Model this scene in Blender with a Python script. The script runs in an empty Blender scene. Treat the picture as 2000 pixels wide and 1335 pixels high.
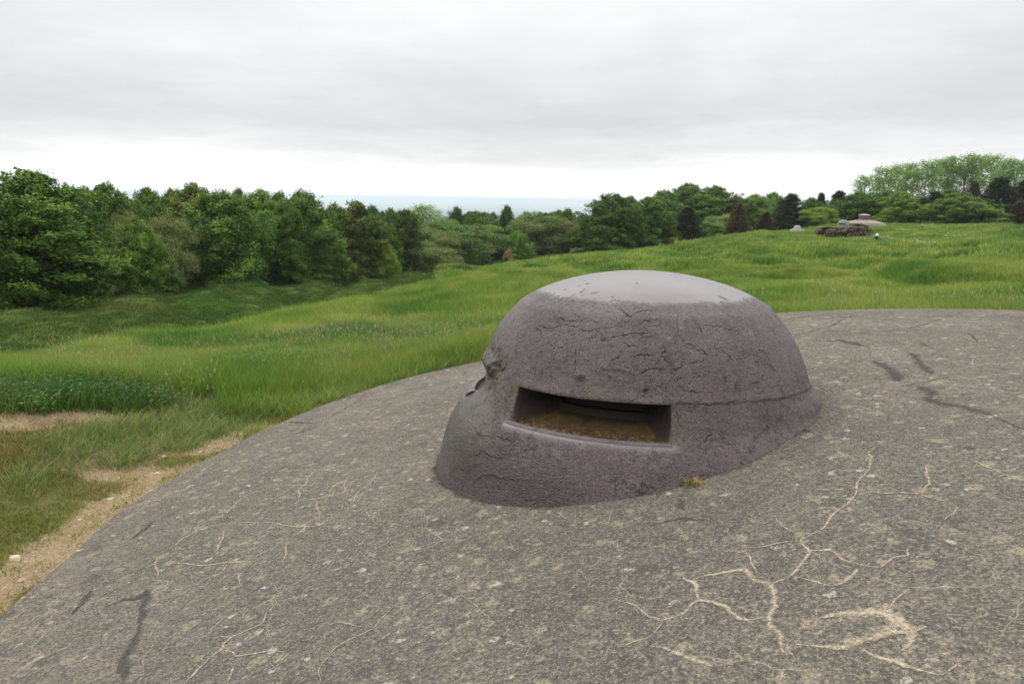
import bpy, math, random
import numpy as np
from mathutils import Matrix, Vector

rad = math.radians
scene = bpy.context.scene
COL = scene.collection
# ------------------------------------------------------------------ camera
PITCH, ROLL, FPX = rad(11.25), rad(1.0), 1400.0      # FPX: focal length in pixels of a 2000 px wide frame
fwd = np.array([0, math.cos(PITCH), -math.sin(PITCH)])
r0 = np.array([1.0, 0, 0]); u0 = np.cross(r0, fwd)
CR = math.cos(ROLL)*r0 + math.sin(ROLL)*u0
CU = -math.sin(ROLL)*r0 + math.cos(ROLL)*u0
cd = bpy.data.cameras.new('camera'); cam = bpy.data.objects.new('camera', cd); COL.objects.link(cam)
cd.sensor_width = 36; cd.lens = 36*FPX/2000; cd.clip_end = 60000; cd.clip_start = .05
cam.matrix_world = Matrix(((CR[0], CU[0], -fwd[0], 0), (CR[1], CU[1], -fwd[1], 0), (CR[2], CU[2], -fwd[2], 0), (0, 0, 0, 1)))
scene.camera = cam
# ------------------------------------------------------------------ world: overcast sky
world = bpy.data.worlds.new('World'); scene.world = world; world.use_nodes = True
SUN_EL, SUN_AZ = rad(52), rad(-60)
def nd(nt, typ, **kw):
    n = nt.nodes.new(typ)
    for k, v in kw.items():
        if k.startswith('i_'):
            key = k[2:]
            n.inputs[int(key) if key.isdigit() else key.replace('_', ' ')].default_value = v
        else: setattr(n, k, v)
    return n
def math_n(nt, op, a, b=None, c=None, clamp=False):
    n = nt.nodes.new('ShaderNodeMath'); n.operation = op; n.use_clamp = clamp
    for i, s in enumerate((a, b, c)):
        if s is None: continue
        if isinstance(s, (int, float)): n.inputs[i].default_value = s
        else: nt.links.new(s, n.inputs[i])
    return n.outputs[0]
def ramp(nt, fac, stops, interp='LINEAR'):
    n = nt.nodes.new('ShaderNodeValToRGB'); n.color_ramp.interpolation = interp
    el = n.color_ramp.elements
    while len(el) < len(stops): el.new(.5)
    for e, (p, c) in zip(el, stops):
        e.position = p; e.color = (c[0], c[1], c[2], 1) if isinstance(c, (tuple, list)) else (c, c, c, 1)
    nt.links.new(fac, n.inputs[0]); return n.outputs[0]
def mixc(nt, fac, a, b, mode='MIX'):
    n = nt.nodes.new('ShaderNodeMix'); n.data_type = 'RGBA'; n.blend_type = mode
    for s, i in ((fac, 0), (a, 6), (b, 7)):
        if isinstance(s, (int, float)): n.inputs[i].default_value = s
        elif isinstance(s, (tuple, list)): n.inputs[i].default_value = (s[0], s[1], s[2], 1)
        else: nt.links.new(s, n.inputs[i])
    return n.outputs[2]
def noise(nt, vec, scale, detail=4, rough=.55, dist=0, out=0):
    n = nt.nodes.new('ShaderNodeTexNoise'); n.inputs['Scale'].default_value = scale
    n.inputs['Detail'].default_value = detail; n.inputs['Roughness'].default_value = rough; n.inputs['Distortion'].default_value = dist
    if vec is not None: nt.links.new(vec, n.inputs['Vector'])
    return n.outputs[out]
def voro(nt, vec, scale, feature='F1', rnd=1, out='Distance'):
    n = nt.nodes.new('ShaderNodeTexVoronoi'); n.feature = feature; n.inputs['Scale'].default_value = scale
    n.inputs['Randomness'].default_value = rnd
    if vec is not None: nt.links.new(vec, n.inputs['Vector'])
    return n.outputs[out]
def vmath(nt, op, a, b=None, scale=None):
    n = nt.nodes.new('ShaderNodeVectorMath'); n.operation = op
    for i, s in enumerate((a, b)):
        if s is None: continue
        if isinstance(s, (tuple, list)): n.inputs[i].default_value = s
        else: nt.links.new(s, n.inputs[i])
    if scale is not None:
        if isinstance(scale, (int, float)): n.inputs['Scale'].default_value = scale
        else: nt.links.new(scale, n.inputs['Scale'])
    return n.outputs['Value'] if op in ('LENGTH', 'DOT_PRODUCT') else n.outputs[0]
def sepx(nt, v):
    n = nt.nodes.new('ShaderNodeSeparateXYZ'); nt.links.new(v, n.inputs[0]); return n.outputs
def combx(nt, *a):
    n = nt.nodes.new('ShaderNodeCombineXYZ')
    for i, s in enumerate(a):
        if isinstance(s, (int, float)): n.inputs[i].default_value = s
        else: nt.links.new(s, n.inputs[i])
    return n.outputs[0]
nt = world.node_tree; nt.nodes.clear()
tc = nd(nt, 'ShaderNodeTexCoord'); D = vmath(nt, 'NORMALIZE', tc.outputs['Generated']); dx, dy, dz = sepx(nt, D)
inv = math_n(nt, 'DIVIDE', 1.0, math_n(nt, 'ADD', math_n(nt, 'MAXIMUM', dz, 0.0), .07))
plane = combx(nt, math_n(nt, 'MULTIPLY', dx, inv), math_n(nt, 'MULTIPLY', dy, inv), 0.0)
n1 = noise(nt, plane, .55, 5, .5, .3); n2 = noise(nt, plane, 1.7, 5, .55, .4)
flat = combx(nt, dx, dy, math_n(nt, 'MULTIPLY', dz, 9.0)); n3 = noise(nt, flat, 3.2, 6, .6, .6)
n4 = noise(nt, vmath(nt, 'MULTIPLY', D, (1, 1, 3.0)), 2.3, 5, .55, .2)
# cloud base brightness against elevation; the layer edge is wavy
wav = math_n(nt, 'ADD', dz, math_n(nt, 'MULTIPLY', math_n(nt, 'SUBTRACT', n3, .5), .085))
wav = math_n(nt, 'ADD', wav, math_n(nt, 'MULTIPLY', dx, -.012))
g = ramp(nt, math_n(nt, 'ADD', math_n(nt, 'MULTIPLY', wav, 2.0), .1, clamp=True), [(.0, .93), (.1, .93), (.135, .99), (.165, .94), (.235, .73), (.30, .62), (.38, .665), (.48, .735), (.62, .76), (.8, 1.15), (1, 1.6)])
br = math_n(nt, 'MULTIPLY', g, math_n(nt, 'ADD', .72, math_n(nt, 'MULTIPLY', n4, .56)))
br = math_n(nt, 'MULTIPLY', br, math_n(nt, 'ADD', .93, math_n(nt, 'MULTIPLY', n2, .14)))
tint = mixc(nt, g, (.955, .985, 1.02), (1.0, 1.0, .995))
cl = vmath(nt, 'SCALE', tint, None, br)
sky = nd(nt, 'ShaderNodeTexSky', sky_type='NISHITA', sun_disc=False, sun_elevation=SUN_EL, sun_rotation=SUN_AZ)
bgs = nd(nt, 'ShaderNodeBackground'); bgs.inputs[1].default_value = .06; nt.links.new(sky.outputs[0], bgs.inputs[0])
bgc = nd(nt, 'ShaderNodeBackground'); bgc.inputs[1].default_value = 1.0; nt.links.new(cl, bgc.inputs[0])
mx = nd(nt, 'ShaderNodeMixShader'); mx.inputs[0].default_value = .93
nt.links.new(bgs.outputs[0], mx.inputs[1]); nt.links.new(bgc.outputs[0], mx.inputs[2])
nt.links.new(mx.outputs[0], nd(nt, 'ShaderNodeOutputWorld').inputs[0])
sl = bpy.data.lights.new('sun', 'SUN'); sl.energy = .8; sl.angle = rad(20); sl.color = (1, .97, .93)
so = bpy.data.objects.new('sun', sl); COL.objects.link(so)
sd = Vector((math.sin(SUN_AZ)*math.cos(SUN_EL), math.cos(SUN_AZ)*math.cos(SUN_EL), math.sin(SUN_EL)))
so.rotation_euler = sd.to_track_quat('Z', 'Y').to_euler()
scene.view_settings.view_transform = 'Standard'; scene.view_settings.look = 'None'
scene.view_settings.exposure = 0.35; scene.view_settings.gamma = 1
scene.cycles.max_bounces = 6; scene.cycles.diffuse_bounces = 3; scene.cycles.glossy_bounces = 2
scene.cycles.transmission_bounces = 3; scene.cycles.transparent_max_bounces = 12; scene.cycles.volume_bounces = 1
scene.cycles.use_denoising = True
# ------------------------------------------------------------------ helpers
def ray(x, y):
    return fwd + CR*((x-1000)/FPX) + CU*((667.5-y)/FPX)
def proj(p):
    d = p@fwd; return np.stack([1000+FPX*(p@CR)/d, 667.5-FPX*(p@CU)/d], -1)
RG = np.random.default_rng(7)
def _h(ix, iy, s):
    n = (ix.astype(np.int64)*374761393 + iy.astype(np.int64)*668265263 + s*1274126177) & 0xffffffff
    n = ((n ^ (n >> 13))*1274126177) & 0xffffffff
    return ((n ^ (n >> 16)) & 0xffff)/65535.0
def vn(x, y, s=0):
    x = np.asarray(x, float); y = np.asarray(y, float)
    ix = np.floor(x); iy = np.floor(y); fx = x-ix; fy = y-iy
    fx = fx**3*(fx*(fx*6-15)+10); fy = fy**3*(fy*(fy*6-15)+10)
    a = _h(ix, iy, s); b = _h(ix+1, iy, s); c = _h(ix, iy+1, s); d = _h(ix+1, iy+1, s)
    return ((a*(1-fx)+b*fx)*(1-fy)+(c*(1-fx)+d*fx)*fy)*2-1
def fbm(x, y, s=0, o=4):
    t = 0; a = 1; n = 0
    for i in range(o):
        t = t+a*vn(x*2**i+i*17.3, y*2**i-i*9.1, s+i); n += a; a *= .5
    return t/n*1.6
def sstep(a, b, x):
    t = np.clip((x-a)/(b-a), 0, 1); return t*t*(3-2*t)
def mesh_np(name, verts, faces, mats=(), parent=None, smooth=False, mi=None, link=True):
    """faces: int array (n,k) or a list of such arrays with different k"""
    me = bpy.data.meshes.new(name)
    verts = np.asarray(verts, np.float32)
    fl = faces if isinstance(faces, list) and len(faces) and isinstance(faces[0], np.ndarray) else [np.asarray(faces)]
    fl = [np.asarray(f) for f in fl if len(f)]
    me.vertices.add(len(verts)); me.vertices.foreach_set('co', verts.ravel())
    nf = sum(len(f) for f in fl); nl = sum(f.size for f in fl)
    if nf:
        me.loops.add(nl); me.polygons.add(nf)
        me.loops.foreach_set('vertex_index', np.concatenate([f.ravel() for f in fl]).astype(np.int32))
        st = []; o = 0
        for f in fl:
            st.append(o+np.arange(len(f))*f.shape[1]); o += f.size
        me.polygons.foreach_set('loop_start', np.concatenate(st).astype(np.int32))
        if mi is not None: me.polygons.foreach_set('material_index', np.asarray(mi, np.int32))
        me.polygons.foreach_set('use_smooth', np.full(nf, smooth))
    me.update(calc_edges=True)
    for m in mats: me.materials.append(m)
    o = bpy.data.objects.new(name, me)
    if link: COL.objects.link(o)
    if parent is not None: o.parent = parent
    return o
def attr(o, name, data, typ='FLOAT', dom='POINT'):
    a = o.data.attributes.new(name, typ, dom)
    a.data.foreach_set('value' if typ == 'FLOAT' else 'vector', np.asarray(data, np.float32).ravel())
def tag(o, label=None, cat=None, group=None, kind=None):
    if label: o['label'] = label
    if cat: o['category'] = cat
    if group: o['group'] = group
    if kind: o['kind'] = kind
    return o
def empty(name, loc, rz=0):
    o = bpy.data.objects.new(name, None); COL.objects.link(o); o.location = loc; o.rotation_euler = (0, 0, rz); return o
def grid_faces(nr, nc, wrap=False, off=0):
    i = np.arange(nr-1)[:, None]; j = np.arange(nc if wrap else nc-1)[None, :]; j2 = (j+1) % nc
    return np.stack([i*nc+j+0*i, i*nc+j2, (i+1)*nc+j2, (i+1)*nc+j], -1).reshape(-1, 4)+off
def tube(pts, rads, n=7, cap=True):
    pts = np.asarray(pts, float); rads = np.broadcast_to(rads, len(pts))
    t = np.gradient(pts, axis=0); t /= np.linalg.norm(t, axis=1)[:, None]+1e-9
    ref = np.where(np.abs(t[:, 2:3]) > .9, np.array([[1., 0, 0]]), np.array([[0, 0, 1.]]))
    a = np.cross(t, ref); a /= np.linalg.norm(a, axis=1)[:, None]+1e-9; b = np.cross(t, a)
    th = np.linspace(0, 2*np.pi, n, endpoint=False)
    v = pts[:, None]+rads[:, None, None]*(np.cos(th)[None, :, None]*a[:, None]+np.sin(th)[None, :, None]*b[:, None])
    return v.reshape(-1, 3), grid_faces(len(pts), n, True)
def join(parts):
    V = []; Fq = []; o = 0
    for v, f in parts:
        V.append(v); Fq.append(np.asarray(f)+o); o += len(v)
    return np.concatenate(V), np.concatenate(Fq)
def new_mat(name):
    m = bpy.data.materials.new(name); m.use_nodes = True; nt = m.node_tree
    b = nt.nodes['Principled BSDF']; b.inputs['Specular IOR Level'].default_value = .3
    return m, nt, b
def bump(nt, b, h, strength=.5, dist=.01, prev=None):
    n = nt.nodes.new('ShaderNodeBump'); n.inputs['Strength'].default_value = strength; n.inputs['Distance'].default_value = dist
    nt.links.new(h, n.inputs['Height'])
    if prev is not None: nt.links.new(prev, n.inputs['Normal'])
    if b is not None: nt.links.new(n.outputs[0], b.inputs['Normal'])
    return n.outputs[0]
def opos(nt): return nd(nt, 'ShaderNodeTexCoord').outputs['Object']
def wpos(nt): return nd(nt, 'ShaderNodeNewGeometry').outputs['Position']
def getattr_n(nt, name, out='Fac'): return nd(nt, 'ShaderNodeAttribute', attribute_name=name).outputs[out]

# ------------------------------------------------------------------ concrete shell: shape
BX, BY = .848, 4.6
def zc(x, y):
    u = np.asarray(x, float)-BX; v = np.asarray(y, float)-BY
    return -1.424+.266*u-.042*np.maximum(0, u-.3)**2+.026*np.maximum(0, u-2.6)**2-.043*v-.006*np.maximum(0, v-1)**2+.015*np.minimum(0, u)**2
def hit_c(x, y):
    d = ray(x, y); t = np.linspace(1.2, 14, 6000); p = t[:, None]*d
    s = p[:, 2]-zc(p[:, 0], p[:, 1]); i = np.where(s < 0)[0]
    i = i[0] if len(i) else int(np.argmin(s))
    return p[i]
rim_px = [(-60, 1270), (0, 1208), (60, 1152), (120, 1098), (185, 1040), (250, 985), (325, 940), (400, 900), (480, 858), (560, 820), (630, 792), (700, 768), (760, 750), (820, 733), (880, 718), (935, 706), (1535, 610), (1620, 606), (1700, 604), (1780, 603), (1850, 603), (1930, 604), (2000, 607)]
rimw = [hit_c(*q)[:2] for q in rim_px]
a0, a1 = rimw[0], rimw[-1]
rim_pts = [(a0[0]-.15, a0[1]-2.2), (a0[0]+.3, a0[1]-5.5), (2.5, -6.5), (7.5, -5.5), (11.5, -2), (12.4, 2.5), (a1[0]+2.6, a1[1]-2.2)]
rp = np.array([*rimw, *rim_pts[::-1]])
CC = np.array([3.0, 3.2])
ang = np.arctan2(rp[:, 1]-CC[1], rp[:, 0]-CC[0]); rr_ = np.hypot(rp[:, 1]-CC[1], rp[:, 0]-CC[0])
o_ = np.argsort(ang); ang = ang[o_]; rr_ = rr_[o_]
def rim_r(th):
    th = (np.asarray(th)+np.pi) % (2*np.pi)-np.pi
    A = np.concatenate([ang[-4:]-2*np.pi, ang, ang[:4]+2*np.pi]); Rr = np.concatenate([rr_[-4:], rr_, rr_[:4]])
    return np.interp(th, A, Rr)
_th = np.linspace(-np.pi, np.pi, 721)[:-1]; _k = np.hanning(9); _k /= _k.sum()
_rv = rim_r(_th); _rv = np.convolve(np.concatenate([_rv[-4:], _rv, _rv[:4]]), _k, 'valid')
def rim_s(th):
    th = (np.asarray(th)+np.pi) % (2*np.pi)-np.pi
    return np.interp(th, np.append(_th, np.pi), np.append(_rv, _rv[0]))
def rim_d(x, y):                      # signed distance outside the rim (radial)
    a = np.arctan2(y-CC[1], x-CC[0]); return np.hypot(y-CC[1], x-CC[0])-rim_s(a)
# ------------------------------------------------------------------ terrain
PROF = {   # column x : (distance, pixel row) along that line of sight
 -700: [(8, 790), (12, 745), (18, 712), (27, 715), (40, 680), (55, 650), (90, 640)],
 0: [(8, 786), (9.5, 778), (12, 738), (16, 697), (26, 702), (38, 658), (52, 622), (75, 600)],
 130: [(8, 780), (9.5, 768), (12, 728), (18, 668), (27, 672), (40, 638), (54, 603), (80, 585)],
 250: [(8, 775), (9.5, 762), (13, 712), (20, 653), (28, 656), (42, 615), (58, 575), (85, 560)],
 360: [(8, 772), (9.5, 755), (13, 712), (21, 655), (30, 660), (44, 612), (62, 568), (90, 552)],
 480: [(8, 770), (10, 730), (14, 690), (24, 627), (34, 632), (48, 600), (66, 560), (95, 545)],
 700: [(8, 735), (11, 693), (17, 640), (32, 577), (44, 580), (60, 568), (82, 545), (110, 530)],
 800: [(8, 722), (12, 675), (20, 620), (40, 553), (54, 559), (74, 549), (90, 541), (120, 528)],
 900: [(8, 708), (12, 665), (22, 605), (47, 536), (62, 542), (90, 533), (120, 520), (140, 516)],
 1040: [(9, 690), (14, 640), (25, 580), (55, 514), (72, 519), (110, 508), (140, 498)],
 1200: [(10, 680), (16, 622), (30, 560), (60, 500), (76, 506), (115, 492), (145, 480)],
 1330: [(10, 680), (17, 615), (34, 545), (65, 482), (82, 486), (120, 480), (145, 470)],
 1450: [(11, 650), (18, 605), (34, 540), (52, 495), (72, 461), (90, 464), (130, 457), (150, 452)],
 1550: [(12, 622), (19, 590), (34, 535), (56, 485), (86, 452), (100, 452), (135, 450), (155, 448)],
 1650: [(13, 618), (20, 588), (36, 530), (60, 489), (80, 469), (84, 466), (96, 446), (110, 437), (130, 440), (155, 440)],
 1600: [(13, 620), (20, 588), (36, 532), (60, 487), (80, 468), (84, 465), (96, 448), (110, 439), (130, 441), (155, 440)],
 1740: [(13, 615), (20, 588), (36, 530), (62, 486), (80, 468), (100, 444), (108, 437.5), (130, 440), (155, 441)],
 1850: [(13, 612), (21, 585), (38, 525), (62, 480), (80, 455), (98, 438), (120, 441), (150, 440)],
 2000: [(13, 612), (21, 585), (38, 525), (60, 482), (76, 458), (92, 445), (120, 447), (150, 446)],
 2700: [(13, 612), (21, 585), (38, 525), (60, 482), (76, 458), (92, 445), (120, 447), (150, 446)],
}
LR = np.log(np.concatenate([np.geomspace(6, 160, 260)]))
def col_az(x):
    d = ray(x, 560); return math.atan2(d[0], d[1])
KX = sorted(PROF); KA = np.array([col_az(x) for x in KX])
ZT = []
for x in KX:
    pts = PROF[x]; rs = []; zs = []
    for r, y in pts:
        d = ray(x, y); rs.append(math.log(r)); zs.append(d[2]/math.hypot(d[0], d[1])*r-(.24 if r > 11 else 0))
    rs = [math.log(6)]+rs+[math.log(165)]; zs = [zs[0]+(.25 if x < 900 else .2)]+zs+[zs[-1]-1.0]
    z = np.interp(LR, rs, zs)
    k = np.hanning(23); k /= k.sum(); z = np.convolve(np.pad(z, 11, 'edge'), k, 'valid')
    ZT.append(z)
ZT = np.array(ZT)
GA = np.linspace(KA[0], KA[-1], 400); GZ = np.stack([np.interp(GA, KA, ZT[:, j]) for j in range(ZT.shape[1])], 1)
k = np.hanning(19); k /= k.sum(); GZ = np.apply_along_axis(lambda c: np.convolve(np.pad(c, 9, 'edge'), k, 'valid'), 0, GZ)
def zt(x, y):
    x = np.asarray(x, float); y = np.asarray(y, float)
    r = np.hypot(x, y)+1e-6; a = np.clip(np.arctan2(x, y), GA[0], GA[-1])
    ia = np.clip((a-GA[0])/(GA[1]-GA[0]), 0, len(GA)-1.001); i0 = ia.astype(int); fa = ia-i0
    jr = np.clip((np.log(r)-LR[0])/(LR[1]-LR[0]), 0, len(LR)-1.001); j0 = jr.astype(int); fj = jr-j0
    z = (GZ[i0, j0]*(1-fa)+GZ[i0+1, j0]*fa)*(1-fj)+(GZ[i0, j0+1]*(1-fa)+GZ[i0+1, j0+1]*fa)*fj
    amp = .04+.12*sstep(9, 20, r)+.26*sstep(24, 45, r)+.75*(sstep(24, 36, r)*sstep(-.02, -.12, a))
    hill = sstep(.30, .42, a)*sstep(58, 72, r)*sstep(.60, .52, a); amp = amp*(1-.8*hill)
    z = z+amp*fbm(x/6.0, y/6.0, 3, 3)+.34*sstep(17, 24, r)*sstep(60, 42, r)*sstep(-.15, .05, a)*fbm(x/4.2, y/5.5, 14, 2)+.05*sstep(5, 12, r)*fbm(x/1.3, y/1.3, 5, 2)
    # shell craters: soft bowls with raised rims
    cx = np.floor(x/9)*9; cy = np.floor(y/9)*9
    ox = cx+9*(.3+.4*_h(cx, cy, 31)); oy = cy+9*(.3+.4*_h(cx, cy, 32)); rc = 1.6+1.8*_h(cx, cy, 33)
    q = np.hypot(x-ox, y-oy)/rc
    z = z+(1-hill)*sstep(20, 40, r)*sstep(130, 90, r)*.5*(-np.exp(-(q*1.3)**2)+.55*np.exp(-((q-1.15)/.35)**2))*sstep(2.6, 1.5, q*rc/2)
    # far: off the fort hill down to the plain
    rel = sstep(-.05, .35, -a)*0+1
    far = np.interp(np.log(r), np.log([150, 260, 600, 1500, 3500, 60000]), [0, -9, -42, -95, -146, -150])
    far = far+np.where(r > 1200, 1, 0)*8*fbm(x/1500, y/1500, 9, 3)
    hold = sstep(.10, .22, a)*(1-sstep(250, 900, r))      # the hill carries on to the right
    z = np.where(r > 150, z+far*(1-.85*hold), z)
    # meet the shell
    d = rim_d(x, y)
    zz = zc(x, y)-.10-.02*np.abs(fbm(x/.8, y/.8, 8, 2))
    zz = np.where(x < 1, zz+.06, zz-.12)
    w = sstep(.2, 2.6, d)
    z = zz*(1-w)+z*w
    return np.where(d < 0, zc(x, y)-.35, np.where(d < .12, z-.0, z))
def hit_t(x, y, rmax=160):
    d = ray(x, y); h = math.hypot(d[0], d[1]); r = np.geomspace(2.5, rmax, 5000); p = r[:, None]/h*d
    s = p[:, 2]-zt(p[:, 0], p[:, 1]); i = np.where(s < 0)[0]
    return p[i[0] if len(i) else -1]
def inpoly(px, py, poly):
    inside = np.zeros(px.shape, bool); n = len(poly)
    for i in range(n):
        x1, y1 = poly[i]; x2, y2 = poly[(i+1) % n]
        c = ((y1 > py) != (y2 > py)) & (px < (x2-x1)*(py-y1)/(y2-y1+1e-12)+x1); inside ^= c
    return inside
def polyd(px, py, poly):              # distance to the outline, negative inside
    d = np.full(px.shape, 1e9); n = len(poly)
    for i in range(n):
        a = np.array(poly[i]); b = np.array(poly[(i+1) % n]); ab = b-a
        t = np.clip(((px-a[0])*ab[0]+(py-a[1])*ab[1])/(ab@ab+1e-12), 0, 1)
        d = np.minimum(d, np.hypot(px-a[0]-t*ab[0], py-a[1]-t*ab[1]))
    return np.where(inpoly(px, py, poly), -d, d)
def wpoly(pts): return [tuple(hit_t(*q)[:2]) for q in pts]
DIRT1 = wpoly([(-150, 800), (0, 798), (100, 790), (230, 783), (330, 785), (290, 800), (190, 832), (60, 842), (0, 848), (-150, 855)])
WORN = wpoly([(-150, 920), (0, 890), (150, 868), (330, 838), (460, 812), (560, 800), (700, 772), (640, 800), (560, 830), (400, 910), (250, 995), (0, 1220), (-150, 1350)])
BARE = wpoly([(-80, 1120), (0, 1095), (90, 1030), (190, 985), (280, 950), (300, 955), (250, 998), (0, 1222), (-80, 1290)])
VALLEY = wpoly([(-300, 700), (0, 688), (200, 652), (330, 655), (480, 629), (700, 579), (800, 555)]) 
BARE2 = wpoly([(280, 965), (330, 905), (430, 850), (520, 826), (560, 822), (400, 912)])
def masks(x, y):
    n = .35*fbm(x/.9, y/.9, 21, 4); r = np.hypot(x, y)
    d1 = sstep(.2, -.2, polyd(x, y, DIRT1)+n*.6)
    wn = sstep(.3, -.3, polyd(x, y, WORN)+n*1.3)
    br = sstep(.15, -.15, polyd(x, y, BARE)+n*1.2)
    b2 = sstep(.25, -.1, polyd(x, y, BARE2)+.5*fbm(x/.4, y/.4, 25, 4))
    dirt = np.clip(np.maximum(np.maximum(d1, br), b2*.9)+wn*sstep(-.1, .5, fbm(x/.5, y/.35, 22, 4)-.08)*.95, 0, 1)
    rd = rim_d(x, y)
    return dirt, np.maximum(wn, sstep(.7, .15, rd)*(x < 1)*.8), d1
VL = np.array([hit_t(x, y)[:2] for x, y in [(0, 700), (130, 670), (250, 656), (360, 657), (480, 629), (700, 579), (800, 556), (860, 545)]])
VA = np.arctan2(VL[:, 0], VL[:, 1]); VR = np.array([16.5, 18.5, 20.8, 22.5, 25, 33.5, 41.5, 47])
def in_valley(x, y):
    a = np.arctan2(x, y); r = np.hypot(x, y)
    return (r > np.interp(a, VA, VR)) & (a < VA[-1])

az = np.concatenate([np.linspace(-58, 58, 560), np.linspace(58, 302, 90)[1:-1]])*np.pi/180
rads = np.concatenate([[.02, 1.2], np.geomspace(2, 170, 480), np.geomspace(175, 32000, 80)])
X = rads[:, None]*np.sin(az)[None]; Y = rads[:, None]*np.cos(az)[None]; Z = zt(X, Y)
m_gr, gnt, gb = new_mat('meadow_soil')
o_terr = mesh_np('ground', np.stack([X, Y, Z], -1).reshape(-1, 3), grid_faces(len(rads), len(az), True), [m_gr], smooth=True)
tag(o_terr, kind='structure')
dm, wm, d1m = masks(X.ravel(), Y.ravel())
attr(o_terr, 'dirt', dm); attr(o_terr, 'worn', wm); attr(o_terr, 'valley', in_valley(X.ravel(), Y.ravel()).astype(float))
P = wpos(gnt)
soil = mixc(gnt, noise(gnt, P, 3.0, 6, .7), (.24, .17, .095), (.42, .325, .20))
soil = mixc(gnt, ramp(gnt, voro(gnt, P, 22), [(.08, 1), (.2, 0)]), soil, (.5, .42, .3))
soil = mixc(gnt, ramp(gnt, noise(gnt, P, 45, 3, .7), [(.35, .65), (.6, 0)]), soil, (.11, .08, .045))
turf = mixc(gnt, noise(gnt, P, 1.1, 6, .7), (.050, .075, .018), (.12, .135, .04))
turf = mixc(gnt, math_n(gnt, 'MULTIPLY', getattr_n(gnt, 'worn'), ramp(gnt, noise(gnt, P, 14, 4, .7), [(.35, .2), (.6, .95)])), turf, (.20, .16, .08))
turf = mixc(gnt, noise(gnt, P, 28, 3, .7), turf, (.10, .125, .03))
valc = mixc(gnt, ramp(gnt, noise(gnt, P, .16, 5, .65), [(.35, 0), (.65, 1)]), (.048, .100, .013), (.075, .105, .018))
valc = mixc(gnt, ramp(gnt, noise(gnt, P, 3.5, 6, .75), [(.4, 0), (.62, .6)]), valc, (.03, .05, .008))
turf = mixc(gnt, getattr_n(gnt, 'valley'), turf, valc)
dd = math_n(gnt, 'ADD', getattr_n(gnt, 'dirt'), math_n(gnt, 'MULTIPLY', math_n(gnt, 'SUBTRACT', noise(gnt, P, 9, 5, .7), .5), .9))
near = mixc(gnt, ramp(gnt, dd, [(.42, 0), (.62, 1)]), turf, soil)
far = vmath(gnt, 'LENGTH', P)
fieldn = voro(gnt, vmath(gnt, 'MULTIPLY', P, (1, .45, 0)), .0011, out='Color')
fs = sepx(gnt, fieldn)[0]
fields = ramp(gnt, fs, [(0, (.035, .06, .025)), (.42, (.05, .085, .03)), (.45, (.10, .15, .05)), (.7, (.16, .19, .08)), (.75, (.48, .46, .3)), (1, (.55, .5, .36))], 'CONSTANT')
fields = mixc(gnt, ramp(gnt, noise(gnt, P, .0004, 4, .6), [(.45, 0), (.55, 1)]), fields, (.03, .055, .025))
col = mixc(gnt, ramp(gnt, math_n(gnt, 'DIVIDE', far, 10000.0), [(.05, 0), (.2, 1)]), near, fields)
gnt.links.new(col, gb.inputs['Base Color']); gb.inputs['Roughness'].default_value = .95
gb.inputs['Specular IOR Level'].default_value = .1
bump(gnt, gb, noise(gnt, P, 30, 5, .75), .7, .03)

# ------------------------------------------------------------------ concrete shell: mesh and material
m_con, nt, b = new_mat('weathered_concrete'); P = wpos(nt)
big = noise(nt, P, .45, 4, .6); mid = noise(nt, P, 3.2, 6, .65)
base = mixc(nt, ramp(nt, big, [(.30, 0), (.62, 1)]), (.170, .152, .126), (.32, .275, .205))
base = mixc(nt, ramp(nt, mid, [(.38, .75), (.56, 0)]), base, (.115, .104, .092))
base = mixc(nt, ramp(nt, noise(nt, vmath(nt, 'ADD', P, (11, 3, 0)), .8, 5, .7, .8), [(.50, 0), (.60, .45)]), base, (.10, .088, .074))
base = mixc(nt, ramp(nt, noise(nt, P, 7, 4, .6), [(.55, 0), (.72, .5)]), base, (.30, .26, .175))
speck = voro(nt, P, 150, out='Color'); sx, sy, sz = sepx(nt, speck)
sd_ = voro(nt, P, 150)
base = mixc(nt, ramp(nt, sx, [(0, .5), (.45, .2), (.62, 0)]), base, (.055, .05, .045))
base = mixc(nt, ramp(nt, noise(nt, P, 26, 5, .8), [(.40, .75), (.56, 0)]), base, (.062, .055, .048))
base = mixc(nt, ramp(nt, noise(nt, vmath(nt, 'ADD', P, (4, 4, 4)), 30, 5, .8), [(.54, 0), (.68, .35)]), base, (.34, .295, .215))
base = mixc(nt, ramp(nt, sy, [(.82, 0), (.93, .3), (1, .6)]), base, (.46, .39, .29))
base = mixc(nt, ramp(nt, noise(nt, P, 62, 3, .8), [(.40, .8), (.50, 0)]), base, (.045, .040, .036))
base = mixc(nt, ramp(nt, noise(nt, vmath(nt, 'ADD', P, (8, 1, 6)), 70, 3, .8), [(.54, 0), (.64, .75)]), base, (.42, .37, .29))
base = mixc(nt, ramp(nt, voro(nt, P, 210, out='Distance'), [(.0, .0), (.6, .45)]), base, (.07, .065, .055))
warp = vmath(nt, 'ADD', P, vmath(nt, 'SCALE', noise(nt, P, 9, 4, .7, out=1), None, .10))
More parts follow.
